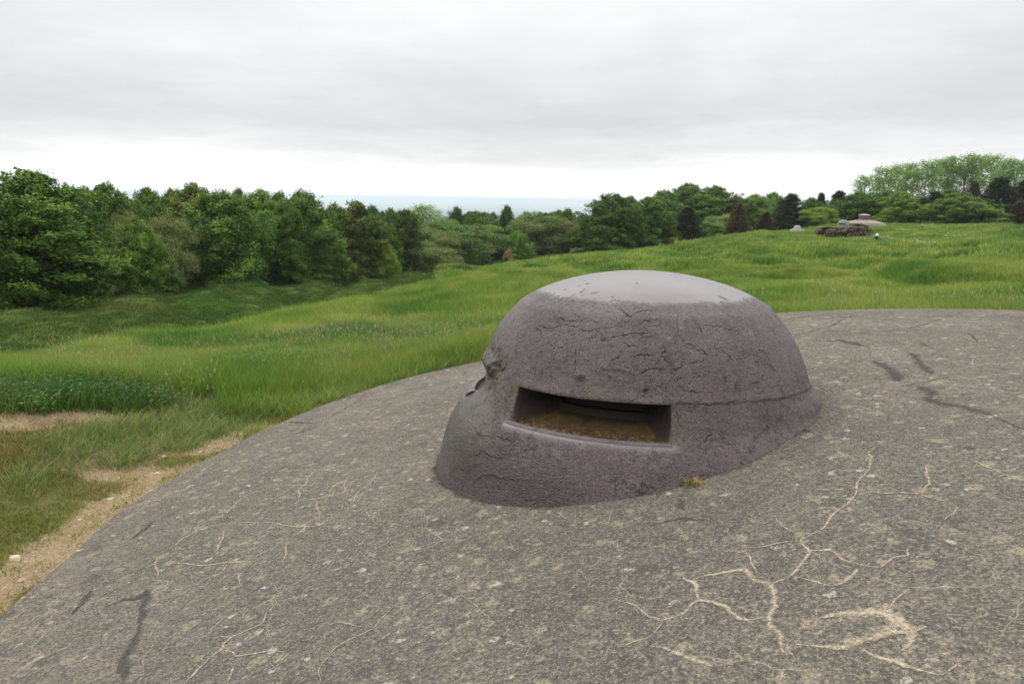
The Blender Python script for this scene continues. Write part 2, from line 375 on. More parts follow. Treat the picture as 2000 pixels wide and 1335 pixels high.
def blobs(scale, thr, seedoff, keep):
    q = vmath(nt, 'ADD', warp, seedoff)
    d = voro(nt, q, scale, 'F1'); c = sepx(nt, voro(nt, q, scale, 'F1', out='Color'))[0]
    sz = math_n(nt, 'MULTIPLY', math_n(nt, 'SUBTRACT', c, keep), thr/(1-keep))
    e = math_n(nt, 'SUBTRACT', sz, d)
    return ramp(nt, math_n(nt, 'MULTIPLY', math_n(nt, 'ADD', e, math_n(nt, 'MULTIPLY', math_n(nt, 'SUBTRACT', noise(nt, P, 38, 4, .8), .5), .28)), 5.0, clamp=True), [(0, 0), (.7, .85)])
brk = ramp(nt, noise(nt, P, 45, 4, .85), [(.42, .05), (.54, 1)])
base = mixc(nt, math_n(nt, 'MULTIPLY', math_n(nt, 'MULTIPLY', blobs(11.0, .52, (3, 1, 0), .50), brk), .5), base, (.42, .365, .22))
base = mixc(nt, math_n(nt, 'MULTIPLY', blobs(7.5, .45, (7, 2, 5), .55), .6), base, (.06, .055, .052))
base = mixc(nt, math_n(nt, 'MULTIPLY', math_n(nt, 'MULTIPLY', blobs(17.0, .46, (1, 9, 2), .87), brk), .7), base, (.56, .54, .43))
base = mixc(nt, math_n(nt, 'MULTIPLY', ramp(nt, noise(nt, P, 21, 5, .8), [(.56, 0), (.66, .8)]), ramp(nt, noise(nt, P, 1.9, 3, .6), [(.42, .2), (.62, 1)])), base, (.43, .37, .25))
wq = vmath(nt, 'ADD', P, vmath(nt, 'SCALE', noise(nt, P, 2.6, 3, .6, out=1), None, .28))
for sc_, wd, off, lo_, cc_, st_ in ((2.6, .0085, (0, 0, 0), .49, (.46, .375, .27), .75), (5.4, .016, (5, 1, 2), .52, (.43, .355, .255), .6), (1.1, .0045, (2, 7, 3), .46, (.05, .044, .038), .9)):
    ed = voro(nt, vmath(nt, 'ADD', wq, off), sc_, 'DISTANCE_TO_EDGE')
    mk = ramp(nt, noise(nt, vmath(nt, 'ADD', P, off), 1.1, 5, .75), [(lo_, 0), (lo_+.1, 1)])
    base = mixc(nt, math_n(nt, 'MULTIPLY', math_n(nt, 'MULTIPLY', ramp(nt, ed, [(0, st_), (wd, 0)]), mk), ramp(nt, noise(nt, P, 70, 3, .8), [(.35, .3), (.55, 1)])), base, cc_)
nt.links.new(base, b.inputs['Base Color']); b.inputs['Roughness'].default_value = .88; b.inputs['Specular IOR Level'].default_value = .25
h = math_n(nt, 'ADD', math_n(nt, 'MULTIPLY', sd_, -.7), math_n(nt, 'ADD', math_n(nt, 'MULTIPLY', sx, .6), math_n(nt, 'MULTIPLY', noise(nt, P, 140, 3, .7), .6)))
n_a = bump(nt, None, mid, .5, .03)
bump(nt, b, h, .75, .007, n_a)
def crack_mat(name, c1, c2, lo, hi, opa):
    m, nt, b = new_mat(name); P = wpos(nt)
    uv = getattr_n(nt, 'across'); e = math_n(nt, 'SUBTRACT', 1.0, math_n(nt, 'ABSOLUTE', uv))
    a = math_n(nt, 'ADD', e, math_n(nt, 'MULTIPLY', math_n(nt, 'SUBTRACT', noise(nt, P, 55, 4, .8), .5), 1.9))
    a = math_n(nt, 'ADD', a, math_n(nt, 'MULTIPLY', math_n(nt, 'SUBTRACT', noise(nt, P, 5, 3, .6), .5), .9))
    al = math_n(nt, 'MULTIPLY', ramp(nt, a, [(lo, 0), (hi, 1)]), opa)
    nt.links.new(mixc(nt, sepx(nt, voro(nt, P, 130, out='Color'))[0], c1, c2), b.inputs['Base Color']); nt.links.new(al, b.inputs['Alpha'])
    b.inputs['Roughness'].default_value = .9; b.inputs['Specular IOR Level'].default_value = .1
    return m
m_cl = crack_mat('pale_crack_filling', (.25, .21, .15), (.50, .425, .31), .32, 1.05, .85)
m_cd = crack_mat('dark_crack', (.045, .042, .04), (.10, .09, .08), .35, 1.2, .72)
NT_, NR_ = 900, 170
th = np.linspace(-np.pi, np.pi, NT_, endpoint=False); Rm = rim_s(th)
fr = np.linspace(0.002, 1, NR_)**.8
CX = CC[0]+fr[:, None]*Rm[None]*np.cos(th)[None]; CY = CC[1]+fr[:, None]*Rm[None]*np.sin(th)[None]
def zcn(x, y): return zc(x, y)+.006*fbm(x/.5, y/.5, 41, 3)+.01*fbm(x/2, y/2, 43, 2)
CZ_ = zcn(CX, CY)
rows = [np.stack([CX, CY, CZ_], -1)]
for k_, (dr, dz_) in enumerate([(.012, -.006), (.02, -.02), (.025, -.06), (.03, -.5)]):
    wob = .008*fbm(th*14, th*0+k_, 44, 3)
    x = CC[0]+(Rm+dr+wob)*np.cos(th); y = CC[1]+(Rm+dr+wob)*np.sin(th)
    rows.append(np.stack([x, y, zcn(CX[-1], CY[-1])+dz_], -1)[None])
V = np.concatenate(rows); cv = V.reshape(-1, 3); cf = grid_faces(len(V), NT_, True)
Z8 = lambda L: [(1200+a/2.5, 850+b/2.5) for a, b in L]
Z7 = lambda L: [(a/2.039, 680+b/2.039) for a, b in L]
ZR = lambda L: [(1500+a/4, 580+b/4) for a, b in L]
light = [(.014, Z8(l)) for l in [
 [(0,800),(60,815),(120,845),(170,880),(225,910),(280,900),(330,880),(360,840),(400,822),(470,825),(525,838),(550,870),(600,890),(660,900),(740,890)],
 [(650,545),(720,545),(800,530),(905,522)], [(650,560),(665,640),(690,700)],
 [(765,742),(830,705),(900,640),(945,570),(935,540),(912,512),(930,495),(1000,465),(1060,400),(1120,350),(1175,290),(1180,250),(1215,200),(1240,140),(1260,110),(1245,80),(1300,45)],
 [(945,560),(1060,568),(1095,585),(1150,630),(1200,650),(1290,662),(1320,655),(1370,610),(1440,592),(1438,550)],
 [(1330,860),(1380,810),(1450,760)], [(925,250),(1020,258),(1110,256),(1180,252)], [(1520,150),(1530,200),(1545,230),(1510,260),(1500,285)],
 [(1740,110),(1790,140),(1850,175),(1960,215)], [(1640,125),(1780,135)], [(170,980),(220,940),(230,915)], [(10,1040),(80,1010),(140,1000),(170,980)],
 [(1660,360),(1640,400),(1600,435)], [(790,390),(850,450),(910,490)], [(1095,580),(1180,568)], [(1180,265),(1300,280),(1440,280),(1500,290),(1600,330),(1660,350)]]]
light += [(.02, Z8(l)) for l in [[(320,692),(380,712),(400,770),(408,820)], [(1050,740),(980,715),(900,695)],
 [(380,712),(430,690),(500,680),(600,662),(650,655),(690,700),(740,725),(765,760),(778,830),(745,890),(745,930),(800,970),(830,1020),(840,1060)],
 [(1190,1060),(1280,1100),(1380,1130),(1480,1165),(1580,1185)], [(170,1040),(260,1065),(360,1090),(500,1140)], [(1580,1185),(1700,1120)]]]
light += [(.032, Z8(l)) for l in [[(1195,660),(1150,695),(1100,720),(1050,740)], [(890,1025),(1000,1040),(1100,1045),(1180,1015),(1260,985),(1350,970),(1440,965),(1510,935)]]]
light += [(.042, Z8(l)) for l in [[(1000,890),(1100,870),(1200,870),(1320,875),(1400,920),(1450,960),(1430,1040),(1390,1070)], [(1320,875),(1380,930),(1440,960)]]]
light += [(.014, Z7(l)) for l in [
 [(690,790),(720,765),(785,730),(790,700),(900,655),(960,600),(990,580),(1080,550),(1180,540),(1280,545)], [(790,725),(870,700),(950,690),(1040,683)],
 [(850,805),(890,750),(900,710)], [(690,790),(740,800)], [(1085,490),(1180,485),(1260,480),(1340,485),(1440,440),(1480,420),(1535,420)],
 [(1180,610),(1195,560),(1235,505),(1260,480)], [(1185,605),(1280,595),(1365,575),(1380,520),(1415,495)], [(1400,620),(1420,580),(1460,540),(1500,490)],
 [(950,700),(1050,685),(1110,695),(1200,710),(1280,695),(1350,660)], [(1180,745),(1215,710),(1165,690)],
 [(680,845),(800,860),(880,850),(960,845),(1060,800),(1130,765),(1180,745)], [(880,890),(905,845)], [(1140,765),(1145,835)], [(625,825),(615,870),(640,920)],
 [(940,890),(950,930)], [(1070,925),(1130,965)], [(740,1335),(830,1225),(890,1200),(900,1165),(920,1140),(980,1110),(1040,1080),(1070,1020)],
 [(890,1200),(950,1220),(1040,1212),(1130,1212)], [(880,1130),(925,1140)], [(1260,1335),(1270,1290),(1340,1190),(1420,1140),(1490,1105),(1560,1040)],
 [(900,1335),(930,1270),(960,1220)], [(1280,1105),(1340,1085),(1450,1105)], [(1460,645),(1480,680),(1500,700)], [(960,540),(1090,480)], [(1000,640),(1100,590),(1180,545)],
 [(1260,600),(1270,660),(1280,690)], [(700,850),(760,820),(850,805)], [(1290,430),(1400,400),(1560,370)], [(1080,415),(1200,410)]]]
dark = [(.010, ZR(l)) for l in [
 [(130,180),(270,155),(450,150),(620,165),(920,160),(980,172),(1110,180),(1300,175)], [(200,305),(350,265),(500,225),(560,195),(650,150),(740,110)],
 [(380,265),(600,268),(860,275),(1050,255),(1160,235),(1280,200),(1460,150),(1540,110)], [(1190,235),(1350,255)],
 [(1460,275),(1560,285),(1600,320),(1630,345),(1620,365),(1800,370),(2000,375)], [(1160,340),(1240,385)], [(1020,675),(1150,660),(1280,640),(1420,620)],
 [(1760,925),(1900,1000),(2000,1040),(2200,1130)], [(740,125),(900,122),(1050,125),(1180,128),(1400,120)]]]
dark += [(.05, ZR(l)) for l in [[(450,345),(560,335),(680,360),(780,390)], [(830,490),(900,530),(980,590),(1030,650)], [(1110,420),(1180,500),(1260,570),(1300,600)],
 [(1160,675),(1290,730),(1240,780),(1380,820),(1520,840),(1700,900),(1760,925)], [(1560,1170),(1620,1190)], [(240,1020),(330,1030)]]]
dark += [(.035, Z7(l)) for l in [[(290,1050),(330,1000),(370,955)], [(400,1030),(480,1000),(560,985),(600,945)], [(575,1080),(570,1020),(590,960)],
 [(560,1075),(520,1160),(480,1240),(490,1320)], [(510,760),(570,720),(620,680)], [(1150,295),(1250,300)], [(1180,340),(1270,310)]]]
dark += [(.012, Z7([(1160,350),(1260,300),(1360,250),(1440,200),(1631,130)])), (.03, Z8([(320,300),(350,360)])), (.02, Z8([(220,430),(330,400),(450,410)]))]
def ribbon(px, w, lift, seed):
    pts = []
    for (x1, y1), (x2, y2) in zip(px[:-1], px[1:]):
        n = max(2, int(math.hypot(x2-x1, y2-y1)/3))
        for t in np.linspace(0, 1, n, endpoint=False): pts.append((x1+(x2-x1)*t, y1+(y2-y1)*t))
    pts.append(px[-1])
    W = np.array([hit_c(*q)[:2] for q in pts])
    k = np.hanning(7); k /= k.sum()
    if len(W) > 8: W = np.stack([np.convolve(np.pad(W[:, i], 3, 'edge'), k, 'valid') for i in range(2)], 1)
    s = np.concatenate([[0], np.cumsum(np.hypot(*np.diff(W, axis=0).T))])
    W = W+.012*np.stack([fbm(s/.12, s*0+seed, 51, 3), fbm(s/.12, s*0+seed+9, 52, 3)], 1)
    t = np.gradient(W, axis=0); t /= np.linalg.norm(t, axis=1)[:, None]+1e-9; nn = np.stack([-t[:, 1], t[:, 0]], 1)
    taper = np.clip(np.minimum(s, s[-1]-s)/.12+.25, 0, 1)
    ww = w*taper*(1+.35*fbm(s/.2, s*0+seed, 53, 2))
    vs = []; ac = []
    for c in (-1, -.5, 0, .5, 1):
        q = W+nn*(ww*c)[:, None]; vs.append(np.c_[q, zcn(q[:, 0], q[:, 1])+lift]); ac.append(np.full(len(q), c))
    vv = np.stack(vs, 1).reshape(-1, 3)
    return vv, grid_faces(len(W), 5), np.stack(ac, 1).ravel()
# ------------------------------------------------------------------ the armoured bell
BC = np.array([.8357, 4.6, -.4347]); BN = np.array([-.0021, .0293, 1.]); BN /= np.linalg.norm(BN)
E1 = np.cross([0, 1, 0], BN); E1 /= np.linalg.norm(E1); E2 = np.cross(BN, E1)
m_bell, nt, b = new_mat('painted_cast_steel'); P = opos(nt); px_, py_, pz_ = sepx(nt, P)
rd_ = math_n(nt, 'SQRT', math_n(nt, 'ADD', math_n(nt, 'MULTIPLY', px_, px_), math_n(nt, 'MULTIPLY', py_, py_)))
edge = math_n(nt, 'ADD', rd_, math_n(nt, 'MULTIPLY', math_n(nt, 'SUBTRACT', noise(nt, P, 9, 6, .8), .5), .16))
edge = math_n(nt, 'ADD', edge, math_n(nt, 'MULTIPLY', getattr_n(nt, 'below'), 1.0))
cap = ramp(nt, math_n(nt, 'MULTIPLY', math_n(nt, 'SUBTRACT', edge, .60), 8.0, clamp=True), [(.48, 1), (.78, 0)])
c0 = mixc(nt, ramp(nt, noise(nt, P, 2.4, 6, .7), [(.36, 0), (.64, 1)]), (.074, .051, .050), (.122, .090, .085))
c0 = mixc(nt, ramp(nt, noise(nt, P, 115, 3, .8), [(.38, .95), (.52, 0)]), c0, (.035, .024, .024))
c0 = mixc(nt, ramp(nt, noise(nt, vmath(nt, 'ADD', P, (3, 3, 3)), 60, 4, .8), [(.52, 0), (.68, .6)]), c0, (.19, .158, .155))
c0 = mixc(nt, ramp(nt, noise(nt, P, 9, 5, .7), [(.56, 0), (.72, .5)]), c0, (.165, .145, .135))
c0 = mixc(nt, ramp(nt, noise(nt, vmath(nt, 'ADD', P, (5, 2, 1)), 6, 5, .7), [(.66, 0), (.74, .6)]), c0, (.20, .14, .07))
mossa = math_n(nt, 'MULTIPLY', getattr_n(nt, 'moss'), ramp(nt, noise(nt, P, 16, 5, .75), [(.36, 0), (.62, 1)]))
c0 = mixc(nt, mossa, c0, (.085, .090, .050))
# hairline cracks in the paint
wp = vmath(nt, 'ADD', P, vmath(nt, 'SCALE', noise(nt, P, 5, 5, .75, out=1), None, .30))
ck = voro(nt, wp, 4.5, 'DISTANCE_TO_EDGE'); ck2 = voro(nt, wp, 11, 'DISTANCE_TO_EDGE')
brk1 = ramp(nt, noise(nt, P, 2.6, 4, .65), [(.48, 0), (.58, 1)]); brk2 = ramp(nt, noise(nt, vmath(nt, 'ADD', P, (9, 4, 2)), 3.4, 4, .65), [(.5, 0), (.6, 1)])
cr1 = math_n(nt, 'MULTIPLY', ramp(nt, ck, [(.0, 1), (.013, 0)]), brk1); cr2 = math_n(nt, 'MULTIPLY', ramp(nt, ck2, [(.0, .8), (.022, 0)]), brk2)
cr = math_n(nt, 'MAXIMUM', cr1, cr2)
pit = ramp(nt, voro(nt, P, 34), [(.10, 1), (.22, 0)]); pitk = ramp(nt, noise(nt, vmath(nt, 'ADD', P, (2, 8, 3)), 3, 3, .6), [(.47, 0), (.6, 1)])
pit = math_n(nt, 'MULTIPLY', pit, pitk)
band = math_n(nt, 'MULTIPLY', ramp(nt, rd_, [(.66, 0), (.70, 1), (.86, .8), (.93, 0)]), math_n(nt, 'SUBTRACT', 1.0, getattr_n(nt, 'below')))
pit = math_n(nt, 'MAXIMUM', pit, math_n(nt, 'MULTIPLY', band, math_n(nt, 'MULTIPLY', ramp(nt, voro(nt, P, 48), [(.16, 1), (.26, 0)]), ramp(nt, noise(nt, P, 7, 4, .7), [(.44, 0), (.52, 1)]))))
c0 = mixc(nt, math_n(nt, 'MULTIPLY', math_n(nt, 'MAXIMUM', cr, math_n(nt, 'MULTIPLY', pit, .6)), .85), c0, (.03, .022, .02))
ccap = mixc(nt, noise(nt, P, 5, 4, .6), (.118, .100, .102), (.168, .147, .148))
fl = math_n(nt, 'MULTIPLY', ramp(nt, voro(nt, vmath(nt, 'ADD', P, vmath(nt, 'SCALE', noise(nt, P, 30, 3, .6, out=1), None, .04)), 16), [(.10, 1), (.16, 0)]), ramp(nt, noise(nt, vmath(nt, 'ADD', P, (1, 3, 7)), 2.6, 3, .6), [(.54, 0), (.60, 1)]))
ccap = mixc(nt, math_n(nt, 'MAXIMUM', fl, ramp(nt, getattr_n(nt, 'scar'), [(.3, 0), (.6, 1)])), ccap, (.05, .038, .034))
nt.links.new(mixc(nt, math_n(nt, 'MAXIMUM', cap, math_n(nt, 'MULTIPLY', getattr_n(nt, 'lip'), .8)), c0, ccap), b.inputs['Base Color'])  # lip takes the paler cap colour: its sky glint painted in
lipf = getattr_n(nt, 'lip')
rg = mixc(nt, math_n(nt, 'MAXIMUM', cap, lipf), ramp(nt, noise(nt, P, 20, 3, .6), [(.3, .32), (.7, .50)]), (.30, .30, .30)); nt.links.new(rg, b.inputs['Roughness'])
b.inputs['Specular IOR Level'].default_value = .5
hh = math_n(nt, 'ADD', math_n(nt, 'MULTIPLY', noise(nt, P, 85, 4, .75), .9), math_n(nt, 'MULTIPLY', noise(nt, P, 24, 4, .65, .5), .9))
hh = math_n(nt, 'SUBTRACT', hh, math_n(nt, 'MULTIPLY', math_n(nt, 'MAXIMUM', cr, pit), .9))
hh = math_n(nt, 'MULTIPLY', hh, math_n(nt, 'SUBTRACT', 1.0, math_n(nt, 'MULTIPLY', math_n(nt, 'MAXIMUM', cap, math_n(nt, 'MULTIPLY', getattr_n(nt, 'lip'), .9)), .985)))
hh = math_n(nt, 'ADD', hh, math_n(nt, 'MULTIPLY', getattr_n(nt, 'wrinkle'), math_n(nt, 'MULTIPLY', noise(nt, vmath(nt, 'MULTIPLY', P, (1, 1, 3)), 22, 4, .6, 1.5), 4.0)))
bump(nt, b, hh, 1.0, .012)
m_in, nt, b = new_mat('rusty_embrasure_steel_painted_shade'); P = opos(nt); fl_ = getattr_n(nt, 'floor')
c = mixc(nt, noise(nt, P, 12, 5, .7), (.022, .015, .012), (.055, .036, .024))
moss = mixc(nt, noise(nt, P, 30, 4, .7), (.085, .055, .016), (.16, .115, .038))
c = mixc(nt, ramp(nt, math_n(nt, 'ADD', fl_, math_n(nt, 'MULTIPLY', math_n(nt, 'SUBTRACT', noise(nt, P, 10, 4, .7), .5), .9)), [(.35, 0), (.75, .95)]), c, moss)
deb = math_n(nt, 'MULTIPLY', getattr_n(nt, 'debris'), ramp(nt, noise(nt, P, 70, 4, .8), [(.42, .0), (.52, 1)]))
c = mixc(nt, math_n(nt, 'MULTIPLY', getattr_n(nt, 'debris'), .7), c, (.05, .03, .02)); c = mixc(nt, math_n(nt, 'MULTIPLY', deb, ramp(nt, sepx(nt, voro(nt, P, 70, out='Color'))[0], [(.5, 0), (.8, 1)])), c, (.42, .27, .12))
c = mixc(nt, ramp(nt, math_n(nt, 'ADD', sepx(nt, P)[2], .80), [(.02, 0), (.11, .96)]), c, (.010, .007, .006))  # recess shade painted in: colour goes nearly black towards the top of the slot
nt.links.new(c, b.inputs['Base Color']); b.inputs['Roughness'].default_value = .75
bump(nt, b, noise(nt, P, 60, 4, .75), .7, .006)

PD = np.array([0, .018, .05, .09, .14, .20, .27, .35, .45, .56, .68, .78, .815, .86, .90, 1.0, 1.12, 1.25, 1.4, 1.6])
PR = np.array([0, .25, .42, .56, .68, .786, .849, .912, .967, 1.012, 1.05, 1.085, 1.122, 1.165, 1.198, 1.248, 1.285, 1.312, 1.335, 1.36])
_q = np.linspace(0, 1.26, 2501); _rr = np.interp(_q, np.sqrt(PD), PR); _k = np.hanning(91); _k /= _k.sum()
_sm = np.convolve(np.concatenate([-_rr[45:0:-1], _rr, np.full(45, _rr[-1])]), _k, 'valid')
def prof(h): return np.interp(np.sqrt(np.maximum(h, 0)), _q, _sm)
T = math.radians
SLOTS = [(-140.5, -90.5, .613, .815), (-228, -173.5, .70, .825), (50, 100, .613, .815)]
def seam_h(td): return np.interp(td, [-95, -70, -40, -20, 20], [.606, .616, .622, .65, .66])
def wrapd(t): return (t+270) % 360-270      # degrees into -270..90
def body_r(t, h):                            # t degrees
    r = prof(h); tw = wrapd(t)
    x = np.cos(np.radians(t))*2.2; y = np.sin(np.radians(t))*2.2
    hz = h*2.2
    r = r+.004*fbm(x/1.1+hz, y/1.1-hz*.7, 61, 3)*sstep(.1, .3, h)
    # crease between dome and skirt, right of the slot
    s = seam_h(tw); m = sstep(-93, -88, tw)*sstep(85, 60, tw)
    e = h-s+.005*fbm(tw/12, tw*0, 62, 3)
    r = r+m*(.006*np.exp(-(e/.028)**2)*(e < 0)+(.006-.010*sstep(0, .008, e))*np.exp(-(e/.016)**2)*(e >= 0))*(.45+.55*sstep(-.3, .4, fbm(tw/14, tw*0+5, 65, 2)))
    # lips bulging under the slots
    for a, c_, h0, h1 in SLOTS:
        mm = (a+c_)/2; hw = (c_-a)/2; dt = np.abs((t-mm+180) % 360-180)
        r = r+.011*sstep(hw+7, hw-2, dt)*np.exp(-((h-h1-.015)/.035)**2)
        r = r+.010*sstep(hw+4, hw-3, dt)*np.exp(-((h-h0+.01)/.03)**2)
    r = r+.035*sstep(-60, -25, tw)*sstep(60, 30, tw)*sstep(.64, .74, h)
    # shell scar on the pillar between the slots
    q = np.exp(-((tw+161)/10)**2-((h-.58)/.10)**2)
    cell = np.abs(fbm(tw/3.2, h*19, 63, 3)); cell2 = fbm(tw/6, h*9, 64, 2)
    r = r-q*(.006+.075*np.clip(.42-cell, 0, 1)+.018*cell2)
    q2 = sstep(-148, -166, tw)*sstep(-215, -200, tw)*np.exp(-(np.abs(h-.70)/.075)**2.5); r = r-.065*q2*(1+.25*fbm(tw/4, h*15, 67, 2))
    r = r+.014*sstep(-150, -160, tw)*sstep(-215, -200, tw)*np.exp(-((h-.575)/.045)**2)
    q3 = np.exp(-((tw+150)/9)**2-((h-.30)/.07)**2); r = r-q3*.012*np.clip(.5-np.abs(fbm(tw/2.4, h*30, 66, 3)), 0, 1)
    # small dents
    for dt0, dh0, rt, rh, dp in [(-133, .26, 4.5, .020, .007), (-117.7, .535, 1.5, .024, .014), (-98, .556, .8, .010, .012), (-108, .47, 3.5, .010, .006), (-70, .55, .7, .03, .010), (-60, .44, .8, .02, .006), (-122, .42, 1.2, .02, .004)]:
        dd = ((tw-dt0)/rt)**2+((h-dh0)/rh)**2; r = r-dp*np.exp(-dd)+dp*.35*np.exp(-((np.sqrt(dd)-1.5)/.4)**2)
    return r
def loc(t, h, r): a = np.radians(t); return np.stack([r*np.cos(a), r*np.sin(a), -h+0*r], -1)
tb = set(np.round(np.arange(-270, 90, .5), 3)); RB, RS = .018, .007
hb_ = set(np.round(np.concatenate([np.linspace(.0, .40, 110)**2, np.arange(.15, 1.42, .006)]), 4))
for a, c_, h0, h1 in SLOTS:
    for v in (a, c_): tb = {q for q in tb if abs(q-wrapd(v)) > .2} | {float(wrapd(v))}
for v in sorted({s[2] for s in SLOTS} | {s[3] for s in SLOTS}): hb_ = {q for q in hb_ if abs(q-v) > .0025} | {v}
tg = np.array(sorted(tb)); hg = np.array(sorted(hb_)); hg = hg[hg >= 0]; hg[0] = 1e-5
TT, HH = np.meshgrid(tg, hg); VV = loc(TT, HH, body_r(TT, HH)).reshape(-1, 3)
FF = grid_faces(len(hg), len(tg), True)
fi = np.arange(len(FF)) // len(tg); fj = np.arange(len(FF)) % len(tg)
tm = (tg[fj]+np.where(fj+1 < len(tg), tg[(fj+1) % len(tg)], tg[0]+360))/2; hm = (hg[fi]+hg[np.minimum(fi+1, len(hg)-1)])/2
keep = np.ones(len(FF), bool)
for a, c_, h0, h1 in SLOTS:
    dtm = np.abs((tm-(a+c_)/2+180) % 360-180); keep &= ~((dtm < (c_-a)/2) & (hm > h0) & (hm < h1))
parts = [(VV, FF[keep][:, ::-1])]
bell = empty('armoured_bell', tuple(BC)); bell.matrix_world = Matrix(((E1[0], E2[0], BN[0], BC[0]), (E1[1], E2[1], BN[1], BC[1]), (E1[2], E2[2], BN[2], BC[2]), (0, 0, 0, 1)))
tag(bell, 'big purple-grey cast steel observation bell with a wide vision slot, closest to the viewer', 'armoured bell')
emb = []
for a, c_, h0, h1 in SLOTS:
    tsel = np.array(sorted([q+(360 if q < a-1e-6 and wrapd(a) > q+1 and False else 0) for q in tg]))
    ts = [v for v in np.concatenate([tg-360, tg, tg+360]) if a-1e-6 <= v <= c_+1e-6]; hs = hg[(hg >= h0-1e-6) & (hg <= h1+1e-6)]
    loop = [(t, h0, 0, 1) for t in ts]+[(c_, h, -1, 0) for h in hs[1:]]+[(t, h1, 0, -1) for t in ts[::-1][1:]]+[(a, h, 1, 0) for h in hs[::-1][1:-1]]
    L = np.array(loop); mt, mh = (a+c_)/2, (h0+h1)/2
    R0 = body_r(L[:, 0], L[:, 1]); isb = (L[:, 1] > h1-1e-6)
    wbot = sstep(h0+.5*(h1-h0), h1, L[:, 1])
    RB = .045 if a < -200 else .018; rho = RS+(RB-RS)*wbot
    # inward direction in (t,h); corners move along both
    it = np.where(L[:, 0] < a+1e-6, 1, 0)-np.where(L[:, 0] > c_-1e-6, 1, 0); ih = np.where(L[:, 1] < h0+1e-6, 1, 0)-np.where(L[:, 1] > h1-1e-6, 1, 0)
    deg = 180/np.pi/1.05; loops = [loc(L[:, 0], L[:, 1], R0)]
    cur = None
    for ph in np.linspace(0, np.pi/2, 6)[1:]:
        t_ = L[:, 0]+it*rho*np.sin(ph)*deg; h_ = L[:, 1]+ih*rho*np.sin(ph)
        # all points of a side shift together so the loop keeps its shape
        t_ = np.clip(t_, a+RS*np.sin(ph)*deg, c_-RS*np.sin(ph)*deg); h_ = np.clip(h_, h0+RS*np.sin(ph), h1-RB*np.sin(ph))
        r_ = R0-rho*(1-np.cos(ph))*1.4; loops.append(loc(t_, h_, r_)); cur = (t_, h_, r_)
    n = len(L); lv = np.concatenate(loops); parts.append((lv, grid_faces(len(loops), n, True)))
    # cavity: funnel in to a stepped back wall and a dark slit
    t_, h_, r_ = cur; ut = (t_-mt)/((c_-a)/2); uh = (h_-h0)/(h1-h0)
    steps = []
    for f, (shr, ht, hb2, rad_) in enumerate([(1, h0+.007, h1-.0, None), (.97, h0+.006, h1+.012, 1.06), (.88, h0+.004, h1+.0, .95), (.80, h0+.002, h1-.022, .86), (.77, h0, h1-.045, .80), (.76, h0, h1-.085, .79), (.74, h0, h1-.088, .755), (.72, h0, h1-.13, .75), (.70, h0-.002, h1-.132, .66), (.55, h0, h1-.14, .40)]):
        if rad_ is None: steps.append((t_, h_, r_)); continue
        steps.append((mt+ut*shr*(c_-a)/2, ht+(hb2-ht)*np.clip((uh-.04)/.86, 0, 1), np.minimum(rad_, r_-.012*f)))
    sv = np.concatenate([loc(*s) for s in steps]); sf = grid_faces(len(steps), n, True)
    # close the back
    sv = np.concatenate([sv, loc(np.array([mt]), np.array([(h0+h1)/2-.05]), np.array([.38]))]); ci = len(sv)-1; lo = (len(steps)-1)*n
    tri = np.stack([lo+np.arange(n), lo+(np.arange(n)+1) % n, np.full(n, ci)], 1)
    e = mesh_np('embrasure', sv, [sf, tri], [m_in], bell, smooth=False); emb.append(e)
    bottom = np.concatenate([np.clip((uh-.75)*4, 0, 1)]*len(steps)+[[0]])
    si = np.concatenate([np.full(n, k) for k in range(len(steps))]+[[9]])
    attr(e, 'floor', bottom*np.interp(si, [0, 1, 2, 3, 4, 5, 6, 9], [.3, .5, .9, 1, .45, .1, 0, 0])+.15*np.concatenate([np.abs(ut)**3]*len(steps)+[[0]])); attr(e, 'debris', bottom*np.interp(si, [0, 1, 2, 3], [.6, 1, .5, 0]))
bv, bf = join(parts)
body = mesh_np('dome_body', bv, bf, [m_bell], bell, smooth=True)
